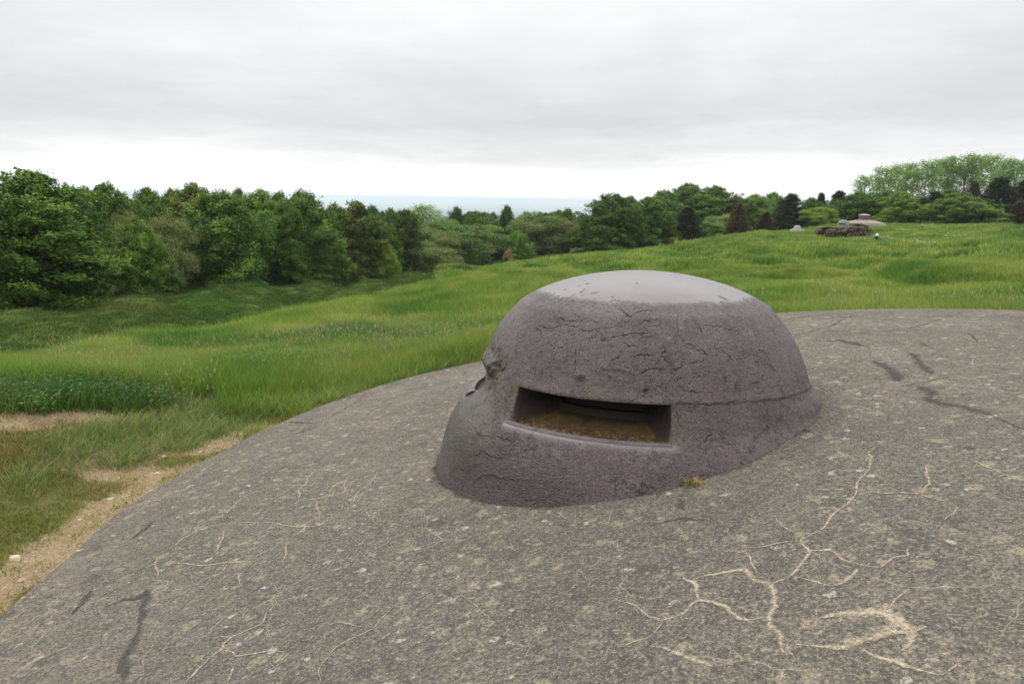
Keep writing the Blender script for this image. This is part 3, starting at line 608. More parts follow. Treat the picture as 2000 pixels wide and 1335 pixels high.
# traced cracks in the casting, laid on the body as thin dark grooves of the same part
ZB = lambda L: [(820+a/2.439, 500+b/2.439) for a, b in L]
def hit_b(x, y):
    d = ray(x, y); t = np.linspace(2.8, 5.2, 4000); p = t[:, None]*d-BC; hh = -(p@BN); a_ = p@E1; b_ = p@E2
    sgn = np.hypot(a_, b_)-prof(hh); i = np.where(sgn < 0)[0]; i = i[0] if len(i) else int(np.argmin(np.abs(sgn)))
    return np.degrees(np.arctan2(b_[i], a_[i])), hh[i]
BCR = [[(1190,245),(1215,270),(1228,300),(1222,340),(1235,400),(1215,430)], [(1300,290),(1330,320),(1345,365),(1365,365)], [(1180,560),(1230,520),(1290,500),(1340,505)],
 [(560,330),(610,345),(680,330),(720,330),(770,350),(860,355),(870,400),(950,380),(1010,370),(1100,365)], [(540,330),(570,350),(590,390)], [(1010,345),(1060,385),(1120,380)], [(890,520),(930,490),(960,465)],
 [(1150,420),(1170,480),(1200,530)], [(1250,400),(1310,430),(1370,470),(1330,510)], [(1390,410),(1420,440),(1480,470),(1500,500)], [(1600,420),(1650,480),(1690,540)], [(1460,560),(1462,620)],
 [(740,430),(735,500),(730,560)], [(1000,480),(1060,470),(1120,475)], [(1050,560),(1100,540),(1180,545)], [(940,250),(1000,280),(1030,270),(1090,260),(1110,280)], [(1040,330),(1100,300),(1150,310)],
 [(1230,620),(1290,650),(1350,640)], [(1330,900),(1375,850),(1390,810)], [(640,280),(700,300),(780,300)], [(600,380),(640,430)], [(1350,330),(1440,335),(1520,350)], [(1500,690),(1430,705),(1300,710)], [(1560,610),(1640,600)],
 [(350,850),(400,870),(470,880)], [(250,800),(290,850),(380,870)], [(230,960),(300,930),(370,960),(440,950)], [(260,1060),(340,1040),(420,1070),(500,1060)], [(1080,420),(1085,480)], [(960,400),(1000,430),(1060,420)]]
gv = [];  gf = []; ga = []; go_ = 0
for ci_, L_ in enumerate(BCR):
    px2 = ZB(L_); pts = []
    for (x1, y1), (x2, y2) in zip(px2[:-1], px2[1:]):
        for q_ in np.linspace(0, 1, max(2, int(math.hypot(x2-x1, y2-y1)/2)), endpoint=False): pts.append((x1+(x2-x1)*q_, y1+(y2-y1)*q_))
    th_ = np.array([hit_b(*p_) for p_ in pts]); sq = np.arange(len(th_))
    th_[:, 0] += .9*fbm(sq/5, sq*0+ci_, 71, 3); th_[:, 1] += .009*fbm(sq/5, sq*0+ci_+40, 72, 3)
    tx_ = np.gradient(th_[:, 0])*.0175*.9; ty_ = np.gradient(th_[:, 1]); ln = np.hypot(tx_, ty_)+1e-9
    wd = .0011*(.5+np.clip(np.minimum(sq, sq[-1]-sq)/6, 0, 1))*(1+.6*fbm(sq/4, sq*0+ci_, 73, 2))
    for c_ in (-1, 0, 1):
        t2 = th_[:, 0]-ty_/ln*wd*c_/.0175/.9; h2 = th_[:, 1]+tx_/ln*wd*c_
        gv.append(loc(t2, h2, body_r(t2, h2)+.0012)); ga.append(np.full(len(sq), c_))
    n_ = len(sq); vv2 = np.concatenate(gv[-3:]); gv = gv[:-3]+[vv2]; f_ = grid_faces(3, n_); gf.append(f_+go_); go_ += 3*n_
gvv = np.concatenate(gv); gff = np.concatenate(gf); gaa = np.concatenate(ga)
import bmesh
bm = bmesh.new(); bm.from_mesh(body.data); bmesh.ops.remove_doubles(bm, verts=bm.verts, dist=.0004); bmesh.ops.recalc_face_normals(bm, faces=bm.faces)
gl = [bm.verts.new(tuple(map(float, q_))) for q_ in gvv]; bm.verts.ensure_lookup_table(); n_body = len(bm.verts)-len(gl)
for f_ in gff:
    nf_ = bm.faces.new([gl[i_] for i_ in f_]); nf_.material_index = 1; nf_.smooth = True
bm.to_mesh(body.data); bm.free(); m_gr2 = crack_mat('crack_in_casting', (.012, .008, .007), (.03, .02, .018), .15, .8, .75); body.data.materials.append(m_gr2)
n = len(body.data.vertices); co = np.empty(n*3, np.float32); body.data.vertices.foreach_get('co', co); co = co.reshape(-1, 3)
tw = wrapd(np.degrees(np.arctan2(co[:, 1], co[:, 0]))); hh_ = -co[:, 2]
moss = np.exp(-((tw+160)/20)**2-((hh_-.85)/.22)**2)*.9+np.exp(-((tw+170)/14)**2-((hh_-.6)/.12)**2)+np.exp(-((tw+112)/3)**2-((hh_-.57)/.04)**2)+np.exp(-((tw+138)/5)**2-((hh_-.63)/.03)**2)+.5*np.exp(-((tw+90)/4)**2-((hh_-.75)/.1)**2)
ac_ = np.zeros(len(co)); ac_[n_body:] = gaa; attr(body, 'across', ac_)
attr(body, 'moss', np.clip(moss, 0, 1)); attr(body, 'below', (hh_ > .35).astype(float))
attr(body, 'wrinkle', np.clip(np.exp(-((tw+142)/24)**2-((hh_-1.05)/.15)**2)*1.2, 0, 1))
lip = np.zeros(len(co))
for a, c_, h0, h1 in SLOTS:
    dt_ = np.abs((tw-(a+c_)/2+180) % 360-180); lw_ = .034 if a < -200 else .015; lip = np.maximum(lip, sstep((c_-a)/2+2.5, (c_-a)/2-1, dt_)*np.exp(-((hh_-h1+(.015 if a < -200 else 0))/lw_)**2))
attr(body, 'lip', lip)
scar = np.zeros(len(co)); rg_ = np.random.default_rng(8)
spots = [(-.108, -.396, .008, .008, 0), (.372, -.502, .036, .012, -.35)]+[(-.43+rg_.normal()*.05, -.40+rg_.normal()*.08, rg_.uniform(.006, .016), .005, rg_.uniform(-.3, .6)) for _ in range(16)]+[(-.275+rg_.normal()*.02, -.60+rg_.normal()*.02, .010, .005, .4) for _ in range(5)]
for sx_, sy_, ra, rb_, an in spots:
    ddx, ddy = co[:, 0]-sx_, co[:, 1]-sy_; uu = ddx*math.cos(an)+ddy*math.sin(an); vv_ = -ddx*math.sin(an)+ddy*math.cos(an)
    scar = np.maximum(scar, np.exp(-((uu/ra)**2+(vv_/rb_)**2)**1.5)*(hh_ < .3))
co[:, 2] -= .006*scar; body.data.vertices.foreach_set('co', co.ravel()); attr(body, 'scar', scar)

AV = [cv]; AF = [cf]; AC = [np.zeros(len(cv))]; MI = [np.zeros(len(cf), int)]; o = len(cv)
for kk, (lst, lift, m) in enumerate(((dark, .0015, 2), (light, .0022, 1))):
    for i, (w, px) in enumerate(lst):
        v, f, a = ribbon(px, w*(.75 if m == 1 else 1.35), lift+i*.00002, i+kk*77); AV.append(v); AF.append(f+o); AC.append(a); MI.append(np.full(len(f), m)); o += len(v)
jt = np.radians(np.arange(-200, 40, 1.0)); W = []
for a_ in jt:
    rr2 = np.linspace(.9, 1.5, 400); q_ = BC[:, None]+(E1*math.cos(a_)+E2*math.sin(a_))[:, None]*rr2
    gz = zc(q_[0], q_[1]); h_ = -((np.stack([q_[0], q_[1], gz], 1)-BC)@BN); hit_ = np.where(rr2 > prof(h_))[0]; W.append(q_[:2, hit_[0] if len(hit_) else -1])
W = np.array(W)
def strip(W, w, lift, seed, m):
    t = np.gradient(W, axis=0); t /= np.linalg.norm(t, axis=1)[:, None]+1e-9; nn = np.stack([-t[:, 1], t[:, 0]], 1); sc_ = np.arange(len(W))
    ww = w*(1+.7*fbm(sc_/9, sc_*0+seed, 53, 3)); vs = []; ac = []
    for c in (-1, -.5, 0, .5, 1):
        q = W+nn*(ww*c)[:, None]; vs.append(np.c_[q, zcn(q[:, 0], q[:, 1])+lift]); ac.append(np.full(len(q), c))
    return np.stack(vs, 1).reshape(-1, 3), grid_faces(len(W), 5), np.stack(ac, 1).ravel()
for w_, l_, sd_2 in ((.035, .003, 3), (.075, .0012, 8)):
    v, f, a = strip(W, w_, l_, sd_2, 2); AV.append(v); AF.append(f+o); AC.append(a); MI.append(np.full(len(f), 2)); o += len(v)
shell = mesh_np('concrete_apron', np.concatenate(AV), np.concatenate(AF), [m_con, m_cl, m_cd], smooth=True, mi=np.concatenate(MI))
attr(shell, 'across', np.concatenate(AC))
tag(shell, 'large sloping apron of cracked weathered concrete under the big steel bell', 'concrete apron')

# ------------------------------------------------------------------ foliage and grass tools
def leaf_quads(c, u, v, lu, lv):
    """rhombus leaves: centre c, unit axes u, v, half sizes lu, lv"""
    a = c-u*lu[:, None]; bq = c+v*lv[:, None]; d = c+u*lu[:, None]; e = c-v*lv[:, None]
    V = np.stack([a, bq, d, e], 1).reshape(-1, 3); return V, np.arange(len(V)).reshape(-1, 4)
def unit(v): return v/(np.linalg.norm(v, axis=-1, keepdims=True)+1e-9)
def leaf_mat(name, rough=.6, trans=.35, vary=.6):
    m, nt, b = new_mat(name); oc = nd(nt, 'ShaderNodeObjectInfo').outputs['Color']
    a = getattr_n(nt, 'lv')
    c = mixc(nt, ramp(nt, a, [(0, 0), (1, 1)]), mixc(nt, 1.0, oc, (1-vary, 1-vary*.8, 1-vary, 1), 'MULTIPLY'), mixc(nt, 1.0, oc, (1+vary*1.1, 1+vary*.8, 1+vary*.2, 1), 'MULTIPLY'))
    nt.links.new(c, b.inputs['Base Color']); b.inputs['Roughness'].default_value = rough; b.inputs['Specular IOR Level'].default_value = .12
    tr = nd(nt, 'ShaderNodeBsdfTranslucent'); nt.links.new(mixc(nt, 1.0, c, (1.2, 1.3, .6, 1), 'MULTIPLY'), tr.inputs[0])
    ms = nd(nt, 'ShaderNodeMixShader'); ms.inputs[0].default_value = trans
    nt.links.new(b.outputs[0], ms.inputs[1]); nt.links.new(tr.outputs[0], ms.inputs[2]); nt.links.new(ms.outputs[0], nt.nodes['Material Output'].inputs[0])
    return m
m_leaf = leaf_mat('broadleaf_foliage', .6, .20); m_needle = leaf_mat('needle_foliage', .7, .08, .35)
m_bark, nt, b = new_mat('bark'); P = opos(nt)
nt.links.new(mixc(nt, noise(nt, vmath(nt, 'MULTIPLY', P, (1, 1, .25)), 9, 4, .7), (.05, .042, .034), (.15, .13, .105)), b.inputs['Base Color']); b.inputs['Roughness'].default_value = .9
m_pale, nt, b = new_mat('pale_bark'); P = opos(nt)
nt.links.new(mixc(nt, noise(nt, P, 3, 4, .7), (.16, .15, .12), (.36, .34, .28)), b.inputs['Base Color']); b.inputs['Roughness'].default_value = .85
def limb(p0, p1, bow, n=6):
    t = np.linspace(0, 1, n)[:, None]; p = p0+(p1-p0)*t; p[:, 2] += (bow*4*t*(1-t))[:, 0]; return p
def make_tree(kind, seed):
    """returns crown (verts, faces, shade) and wood (verts, faces); height 12 m, base at origin"""
    g = np.random.default_rng(seed); H = 12.0
    C = []; U = []; W_ = []; LU = []; LV = []; SH = []; wood = []
    def add(c, u, v, lu, lv, sh): C.append(c); U.append(u); W_.append(v); LU.append(lu); LV.append(lv); SH.append(sh)
    if kind in ('beech', 'oak', 'spire'):
        NB = {'beech': 420, 'oak': 380, 'spire': 320}[kind]
        Rm_ = {'beech': 4.2, 'oak': 4.0, 'spire': 3.0}[kind]
        lean = g.uniform(-.3, .3, 2)
        for i in range(NB):
            s = (i+g.random())/NB; z = H*(.04+.94*s**.95)
            pf = (1-max(0, (s-.3)/.7)**(2.6 if kind != 'spire' else 1.7))**.62*(.85+.15*min(1, s/.2))
            a = g.uniform(0, 2*np.pi); lob = 1+.22*math.sin(a*3+seed+s*5)+.12*math.sin(a*5-s*9+seed*2)
            L = Rm_*pf*lob*g.uniform(.72, 1.12)+.25
            if g.random() < .08: L *= 1.18
            dr = np.array([math.cos(a), math.sin(a), 0]); up = .22+1.1*s**2.0
            ctr = np.array([lean[0]*s*2, lean[1]*s*2, 0])
            z0 = max(.4, z-L*up*.8-.3); p0 = ctr+np.array([0, 0, z0]); p1 = ctr+dr*L+np.array([0, 0, min(z+g.normal()*.15, H*1.02)])
            bow = .5 if kind == 'beech' else .3
            n = int(42+30*L) if kind != 'oak' else int(55+30*L)
            t = 1-g.random(n)**1.5*.72; base = p0+(p1-p0)*t[:, None]; base[:, 2] += bow*4*t*(1-t)-(.55 if kind == 'beech' else .25)*np.maximum(0, t-.6)**1.0
            side = np.array([-dr[1], dr[0], 0]); w = (.25+.34*L*(1.05-t)*1.3)*g.normal(size=n)*.55
            thick = .19 if kind == 'beech' else .30
            pos = base+side*w[:, None]+g.normal(size=(n, 3))*[.08, .08, thick]; pos[:, 2] -= np.abs(w)*.22
            nrm = unit(np.array([0, 0, .8])+dr*.5*(t[:, None])+g.normal(size=(n, 3))*.55)
            u = unit(np.cross(nrm, unit(g.normal(size=(n, 3))))); v = np.cross(nrm, u)
            sz = g.uniform(.065, .13, n); add(pos, u, v, sz*1.15, sz*.75, np.clip(.45+g.normal(size=n)*.20+g.normal()*.26, 0, 1))
            if i % 6 == 0: wood.append(tube(limb(p0, p0+(p1-p0)*.85, .2), np.linspace(.05, .012, 6), 4))
        wood.append(tube(np.c_[np.linspace(0, lean[0]*2, 7), np.linspace(0, lean[1]*2, 7), np.linspace(-.6, H*.93, 7)], np.linspace(.24, .03, 7), 8))
    elif kind in ('bush', 'willow'):
        NC = 70; Rm_ = 5.0 if kind == 'bush' else 4.6
        for i in range(NC):
            a = g.uniform(0, 2*np.pi); ph = math.acos(g.uniform(-.75, 1)); sh = g.uniform(.62, 1.0)
            cen = np.array([math.cos(a)*math.sin(ph)*Rm_*sh, math.sin(a)*math.sin(ph)*Rm_*sh, 5.6+math.cos(ph)*5.2*sh*(1 if math.cos(ph) > 0 else .95)])
            rc = g.uniform(.9, 1.7); n = int(300*rc)
            d = unit(g.normal(size=(n, 3))); d[:, 2] = np.abs(d[:, 2])*1.0-.35*(g.random(n) < .35)
            pos = cen+d*rc*g.uniform(.75, 1.1, n)[:, None]*[1, 1, .8]+g.normal(size=(n, 3))*.12
            if kind == 'willow': pos[:, 2] -= .3*g.random(n)
            nrm = unit(d+np.array([0, 0, .6])+g.normal(size=(n, 3))*.6); u = unit(np.cross(nrm, g.normal(size=(n, 3)))); v = np.cross(nrm, u)
            sz = g.uniform(.07, .14, n); el = 1.2 if kind == 'bush' else 1.7
            add(pos, u, v, sz*el, sz*.7/el*1.1, np.clip(.45+g.normal(size=n)*.2+g.normal()*.15, 0, 1))
            wood.append(tube(limb(np.array([0, 0, .6+.8*g.random()]), cen, .2), np.linspace(.09, .02, 6), 4))
        wood.append(tube([[0, 0, -.6], [0, 0, 1], [.1, 0, 3]], [.28, .24, .12], 8))
    elif kind in ('pine', 'spruce'):
        NB = 150 if kind == 'pine' else 230
        for i in range(NB):
            s = (i+g.random())/NB; z = H*(.06+.94*s); a = g.uniform(0, 2*np.pi)
            pf = ((1-s**1.25)**.75*(.8+.3*math.sin(i*2.4+seed))) if kind == 'pine' else (1-s)**.85+.03
            L = (3.0 if kind == 'pine' else 2.9)*pf*g.uniform(.7, 1.1)+.15
            dr = np.array([math.cos(a), math.sin(a), 0]); p0 = np.array([0, 0, z-.1]); p1 = dr*L+np.array([0, 0, z+(.5*L if kind == 'pine' else -.12*L)])
            n = int(60+60*L); t = 1-g.random(n)**1.3*.8; side = np.array([-dr[1], dr[0], 0]); w = g.normal(size=n)*(.22+.25*L*(1-t))
            pos = p0+(p1-p0)*t[:, None]+side*w[:, None]+g.normal(size=(n, 3))*[.12, .12, .28]
            u = unit(dr+side*np.sign(w)[:, None]*.6+g.normal(size=(n, 3))*.5+np.array([0, 0, .3])); v = unit(np.cross(u, g.normal(size=(n, 3))))
            sz = g.uniform(.08, .17, n); add(pos, u, v, sz*1.3, sz*.38, np.clip(.45+g.normal(size=n)*.22+g.normal()*.1, 0, 1))
            if i % 4 == 0: wood.append(tube(limb(p0, p1, 0), np.linspace(.04, .01, 6), 4))
        wood.append(tube([[0, 0, -.6], [0, 0, 4], [0, 0, 8], [0, 0, 11.6]], [.2, .15, .09, .02], 8))
    elif kind == 'poplar':
        for i in range(105):
            s = g.random()**.6; z = H*(.30+.67*s); a = g.uniform(0, 2*np.pi); L = (2.1*(1-abs(s-.45)**1.6*1.2))*g.uniform(.4, 1.1)+.2
            dr = np.array([math.cos(a), math.sin(a), 0]); p0 = np.array([0, 0, z-.9*L*.8]); p1 = dr*L+np.array([0, 0, z])
            n = int(22+34*g.random()*L); t = 1-g.random(n)**1.2*.6
            pos = p0+(p1-p0)*t[:, None]+g.normal(size=(n, 3))*[.24, .24, .26]
            nrm = unit(g.normal(size=(n, 3))+np.array([0, 0, .5])); u = unit(np.cross(nrm, g.normal(size=(n, 3)))); v = np.cross(nrm, u)
            sz = g.uniform(.06, .12, n); add(pos, u, v, sz, sz*.8, np.clip(.5+g.normal(size=n)*.22+g.normal()*.12, 0, 1))
            if i % 2 == 0: wood.append(tube(limb(p0, p1, .1), np.linspace(.04, .012, 6), 4))
        wood.append(tube([[0, 0, -.6], [.1, 0, 4], [0, .1, 8], [0, 0, 11.4]], [.17, .13, .08, .02], 8))
    V, Fq = leaf_quads(np.concatenate(C), np.concatenate(U), np.concatenate(W_), np.concatenate(LU), np.concatenate(LV))
    keepz = V[:, 2] < .05; V[keepz, 2] = .05
    return V, Fq, np.repeat(np.concatenate(SH), 1), join(wood)
PROTO = {}
for kind, seeds in (('beech', (1, 2, 3, 4)), ('oak', (5, 6, 7)), ('spire', (8, 9)), ('bush', (11, 12)), ('willow', (13, 14)), ('pine', (15, 16)), ('spruce', (17, 18)), ('poplar', (19, 20, 21))):
    for j, s in enumerate(seeds):
        V, Fq, sh, (wv, wf) = make_tree(kind, s)
        cr_ = mesh_np('crown', V, Fq, [m_needle if kind in ('pine', 'spruce') else m_leaf], link=False)
        a = cr_.data.attributes.new('lv', 'FLOAT', 'FACE'); a.data.foreach_set('value', sh.astype(np.float32))
        tk = mesh_np('trunk', wv, wf, [m_pale if kind == 'poplar' else m_bark], link=False, smooth=True)
        ext = np.percentile(np.hypot(V[:, 0], V[:, 1]), 97)
        PROTO.setdefault(kind, []).append((cr_, tk, ext, np.percentile(V[:, 2], 99.9)))
def plant_tree(x, ytop, wpx, dist, kind, color, label, group, name, cat='tree', pv=None, i=0):
    d = ray(x, 500); hd = math.hypot(d[0], d[1]); X_, Y_ = d[0]/hd*dist, d[1]/hd*dist
    zb = float(zt(X_, Y_))-.1; dt = ray(x, ytop); ztop = dt[2]/math.hypot(dt[0], dt[1])*dist
    # (the column drifts a little with the roll; use the top ray's own azimuth)
    az_ = math.atan2(dt[0], dt[1]); X_, Y_ = math.sin(az_)*dist, math.cos(az_)*dist; zb = float(zt(X_, Y_))-.1
    Hh = max(1.5, ztop-zb); depth = dist*math.cos(az_); wid = wpx/FPX*depth
    pr = PROTO[kind]; cr_, tk, ext, tz = pr[(i if pv is None else pv) % len(pr)]
    t = empty(name, (X_, Y_, zb), (i*2.39996) % 6.283); sxy = wid/2/ext; sz = Hh/tz
    tag(t, label, cat, group)
    for src in (cr_, tk):
        c = src.copy(); c.name = src.name.split('.')[0]; COL.objects.link(c); c.parent = t; c.scale = (sxy, sxy, sz); kb = 1.35 if kind in ('pine', 'spruce') else 1.95; c.color = (color[0]*kb*1.03, color[1]*kb, color[2]*kb*.8, 1)
    return t
G1, G2, G3, OL, GR, YG, BG = (.036, .070, .014), (.045, .088, .018), (.062, .115, .026), (.066, .088, .020), (.075, .105, .045), (.100, .150, .028), (.035, .070, .028)
DK, RD, DR, PO = (.026, .046, .026), (.085, .065, .036), (.050, .042, .028), (.095, .165, .070)
LEFT, MID, RIGHT = 'trees along the left edge of the wood', 'trees in the dip behind the meadow', 'trees on the hilltop to the right'
TREES = [
 (-150, 300, 260, 46, 'beech', G1, 'dark beech cut by the left border of the view', LEFT, 'beech_tree'),
 (25, 336, 285, 52, 'beech', G2, 'huge drooping beech at the far left, its boughs sweeping down to the grass', LEFT, 'beech_tree'),
 (66, 338, 60, 60, 'spire', BG, 'spiky dark treetop poking out above the huge leftmost beech', LEFT, 'broadleaf_tree'),
 (125, 362, 95, 68, 'beech', BG, 'dark tree with bare-looking tips just right of the huge leftmost beech', LEFT, 'broadleaf_tree'),
 (180, 435, 95, 61, 'willow', GR, 'grey-green bushy tree squeezed against the right side of the leftmost beech', LEFT, 'willow_tree'),
 (215, 360, 120, 80, 'beech', G2, 'tall wide beech in the back row over the grey-green bushes', LEFT, 'beech_tree'),
 (268, 425, 95, 61, 'oak', G3, 'fresh bright green oak standing out in front of the dark wood edge', LEFT, 'oak_tree'),
 (322, 422, 90, 66, 'willow', (.085, .105, .055), 'pale greyish bushy tree right of the bright green oak', LEFT, 'willow_tree'),
 (285, 368, 100, 88, 'beech', G2, 'back-row beech above the bright green oak', LEFT, 'beech_tree'),
 (238, 412, 70, 70, 'bush', (.070, .080, .035), 'brownish half-bare tree between grey-green bushes and bright oak', LEFT, 'broadleaf_tree'),
 (378, 360, 130, 86, 'beech', OL, 'olive-brown beech with a broad top in the back row', LEFT, 'beech_tree'),
 (432, 375, 175, 71, 'oak', G2, 'broad round tree with a domed crown, biggest of the front row left of centre', LEFT, 'oak_tree'),
 (508, 372, 120, 80, 'beech', G3, 'light green beech right behind the broad domed tree', LEFT, 'beech_tree'),
 (560, 400, 90, 76, 'beech', G1, 'dark narrow beech with hanging lower boughs', LEFT, 'beech_tree'),
 (603, 374, 130, 82, 'spire', G2, 'tall pointed tree whose top rises above its neighbours', LEFT, 'broadleaf_tree'),
 (628, 470, 80, 79, 'oak', G1, 'shaded lower tree under the tall pointed tree', LEFT, 'oak_tree'),
 (640, 410, 60, 95, 'spire', G1, 'dark narrow treetop between the tall pointed tree and a brownish one', LEFT, 'broadleaf_tree'),
 (686, 394, 112, 87, 'beech', (.050, .076, .020), 'brownish green tree with a broad egg-shaped crown before the far plain', LEFT, 'beech_tree'),
 (738, 432, 80, 89, 'oak', G2, 'low green tree tucked behind the brownish egg-shaped tree', LEFT, 'oak_tree'),
 (752, 475, 48, 86, 'oak', YG, 'narrow bright green tree at the wood edge beside the dark column', LEFT, 'oak_tree'),
 (785, 410, 72, 92, 'spire', (.034, .052, .018), 'dark narrow column-like tree left of the round green bushes', LEFT, 'broadleaf_tree'),
 (722, 402, 60, 112, 'spire', BG, 'jagged dark treetop against the blue plain', MID, 'broadleaf_tree'),
 (760, 408, 60, 115, 'beech', G2, 'forked dark treetop just left of the airy pale tree', MID, 'broadleaf_tree'),
 (832, 398, 70, 128, 'poplar', (.10, .16, .07), 'airy pale green tree rising alone in front of the far plain', MID, 'aspen_tree'),
 (898, 405, 55, 126, 'spire', (.030, .055, .026), 'dark pointed treetop right of the airy pale tree', MID, 'broadleaf_tree'),
 (820, 440, 90, 110, 'willow', (.075, .11, .04), 'soft olive rounded tree below the airy pale tree', MID, 'willow_tree'),
 (838, 480, 100, 96, 'bush', GR, 'rounded grey-green bush at the foot of the dip', MID, 'broadleaf_tree'),
 (812, 478, 42, 95, 'oak', (.08, .15, .03), 'small vivid green tree beside the dark column-like tree', MID, 'oak_tree'),
 (875, 424, 100, 112, 'bush', (.06, .11, .035), 'round fresh green crown in the middle of the dip', MID, 'broadleaf_tree'),
 (868, 462, 60, 100, 'bush', (.085, .10, .05), 'dull brownish-green bush in front of the round crowns', MID, 'broadleaf_tree'),
 (895, 448, 110, 104, 'bush', (.055, .095, .035), 'large round crown filling the middle of the dip', MID, 'broadleaf_tree'),
 (948, 438, 100, 109, 'willow', (.065, .105, .04), 'rounded tree left of the dark pointed fir', MID, 'willow_tree'),
 (996, 402, 48, 128, 'spire', (.030, .060, .026), 'dark pointed fir standing above the round crowns', MID, 'fir_tree'),
 (1012, 450, 48, 108, 'oak', (.07, .13, .03), 'narrow fresh green tree beneath the dark pointed fir', MID, 'oak_tree'),
 (1062, 414, 110, 122, 'willow', (.070, .100, .045), 'wide grey-green willow with a flat rounded top', MID, 'willow_tree'),
 (1112, 408, 50, 135, 'oak', G1, 'dark treetop peeping out right of the wide willow', MID, 'broadleaf_tree'),
 (1125, 428, 60, 120, 'willow', GR, 'pale grey-green tree left of the large dense beech', MID, 'willow_tree'),
 (1147, 424, 50, 121, 'beech', G2, 'slim green beech leaning on the large dense beech', MID, 'beech_tree'),
 (1192, 379, 112, 113, 'beech', G1, 'large dense dark beech behind the top of the steel bell', MID, 'beech_tree'),
 (1262, 386, 95, 122, 'beech', G2, 'beech right of the large dense dark one', MID, 'beech_tree'),
 (1235, 384, 60, 140, 'beech', G2, 'back-row beech between the two big beeches', MID, 'beech_tree'),
 (1300, 392, 70, 130, 'oak', BG, 'dark tree behind the slim yellow-green tree', MID, 'broadleaf_tree'),
 (1310, 432, 46, 124, 'oak', YG, 'slim yellow-green tree beside the dark spruce', MID, 'oak_tree'),
 (1345, 404, 56, 125, 'pine', (.022, .038, .020), 'dark cone-shaped spruce in front of the tall beeches', MID, 'spruce_tree'),
 (1340, 359, 110, 152, 'beech', G2, 'tallest beech of the hump, left half', MID, 'beech_tree'),
 (1392, 364, 105, 150, 'beech', G2, 'tallest beech of the hump, right half', MID, 'beech_tree'),
 (1296, 372, 80, 150, 'beech', G3, 'bright beech on the left slope of the hump', MID, 'beech_tree'),
 (1384, 432, 60, 130, 'bush', (.07, .12, .035), 'fresh green bush between the dark spruce and the red-brown conifer', MID, 'broadleaf_tree'),
 (1412, 418, 64, 136, 'willow', (.09, .13, .055), 'pale green tree left of the red-brown conifer', MID, 'willow_tree'),
 (1444, 397, 46, 132, 'spruce', RD, 'red-brown cone-shaped conifer at the edge of the meadow', RIGHT, 'spruce_tree'),
 (1440, 384, 60, 150, 'beech', G2, 'green beech behind the red-brown conifer', RIGHT, 'beech_tree'),
 (1478, 380, 66, 150, 'oak', G3, 'fresh green tree right of the red-brown conifer', RIGHT, 'oak_tree'),
 (1497, 414, 32, 135, 'spruce', DR, 'small dark reddish conifer left of the dark pine', RIGHT, 'spruce_tree'),
 (1515, 376, 60, 156, 'oak', G3, 'green treetop behind the dark pine', RIGHT, 'oak_tree'),
 (1548, 378, 62, 140, 'pine', DK, 'wide dark pine left of the yellow-green round tree', RIGHT, 'pine_tree'),
 (1600, 404, 62, 138, 'bush', YG, 'yellow-green round tree behind the broken bunker', RIGHT, 'broadleaf_tree'),
 (1588, 386, 50, 158, 'oak', G2, 'green treetop above the yellow-green round tree', RIGHT, 'oak_tree'),
 (1640, 373, 52, 160, 'pine', (.022, .036, .022), 'dark ragged pine top above the bunker', RIGHT, 'pine_tree'),
 (1605, 377, 34, 162, 'spruce', (.024, .042, .024), 'small pointed dark treetop left of the ragged pine', RIGHT, 'spruce_tree'),
 (1680, 376, 105, 146, 'oak', G2, 'broad leafy tree behind the turret', RIGHT, 'oak_tree'),
 (1762, 375, 95, 143, 'beech', (.075, .125, .028), 'light green tree with layered boughs right of the turret', RIGHT, 'beech_tree'),
 (1725, 372, 80, 165, 'beech', G2, 'green tree at the foot of the first poplars', RIGHT, 'beech_tree'),
 (1806, 386, 44, 142, 'pine', DK, 'narrow dark pine between two light green trees', RIGHT, 'pine_tree'),
 (1828, 374, 55, 160, 'pine', (.026, .042, .024), 'dark pine behind the narrow one', RIGHT, 'pine_tree'),
 (1885, 384, 140, 138, 'oak', (.062, .105, .024), 'wide low spreading tree under the poplar row', RIGHT, 'oak_tree'),
 (1868, 370, 90, 165, 'beech', G2, 'green tree behind the wide low spreading tree', RIGHT, 'beech_tree'),
 (1955, 346, 78, 148, 'pine', DK, 'large dark pine near the right border', RIGHT, 'pine_tree'),
 (1905, 356, 40, 170, 'spruce', DR, 'brownish conifer top among the poplar stems', RIGHT, 'spruce_tree'),
 (1994, 392, 50, 140, 'spruce', RD, 'red-brown conifer cut by the right border', RIGHT, 'spruce_tree'),
 (2010, 350, 70, 152, 'pine', (.03, .03, .02), 'dull brown pine at the right border behind the red-brown conifer', RIGHT, 'pine_tree'),
 (162, 366, 80, 84, 'beech', G2, 'back-row tree behind the grey-green bushy tree near the leftmost beech', LEFT, 'beech_tree'),
 (330, 371, 80, 92, 'beech', G2, 'back-row crown above the pale greyish bushy tree', LEFT, 'beech_tree'),
 (470, 370, 80, 94, 'oak', G2, 'back-row crown peeping over the broad domed tree from the right', LEFT, 'oak_tree'),
 (552, 376, 70, 96, 'beech', G3, 'back-row crown left of the tall pointed tree', LEFT, 'beech_tree'),
 (655, 398, 60, 100, 'oak', G2, 'low back-row crown left of the brownish egg-shaped tree', LEFT, 'oak_tree'),
 (928, 414, 64, 124, 'oak', G2, 'dark green crown between the lone dark treetop and the dark pointed fir', MID, 'oak_tree'),
 (965, 420, 56, 130, 'willow', GR, 'soft grey-green crown just left of the dark pointed fir', MID, 'willow_tree'),
 (1030, 414, 50, 132, 'oak', G3, 'green crown just right of the dark pointed fir', MID, 'oak_tree'),
 (1088, 411, 60, 134, 'oak', G2, 'green crown over the right shoulder of the wide willow', MID, 'oak_tree'),
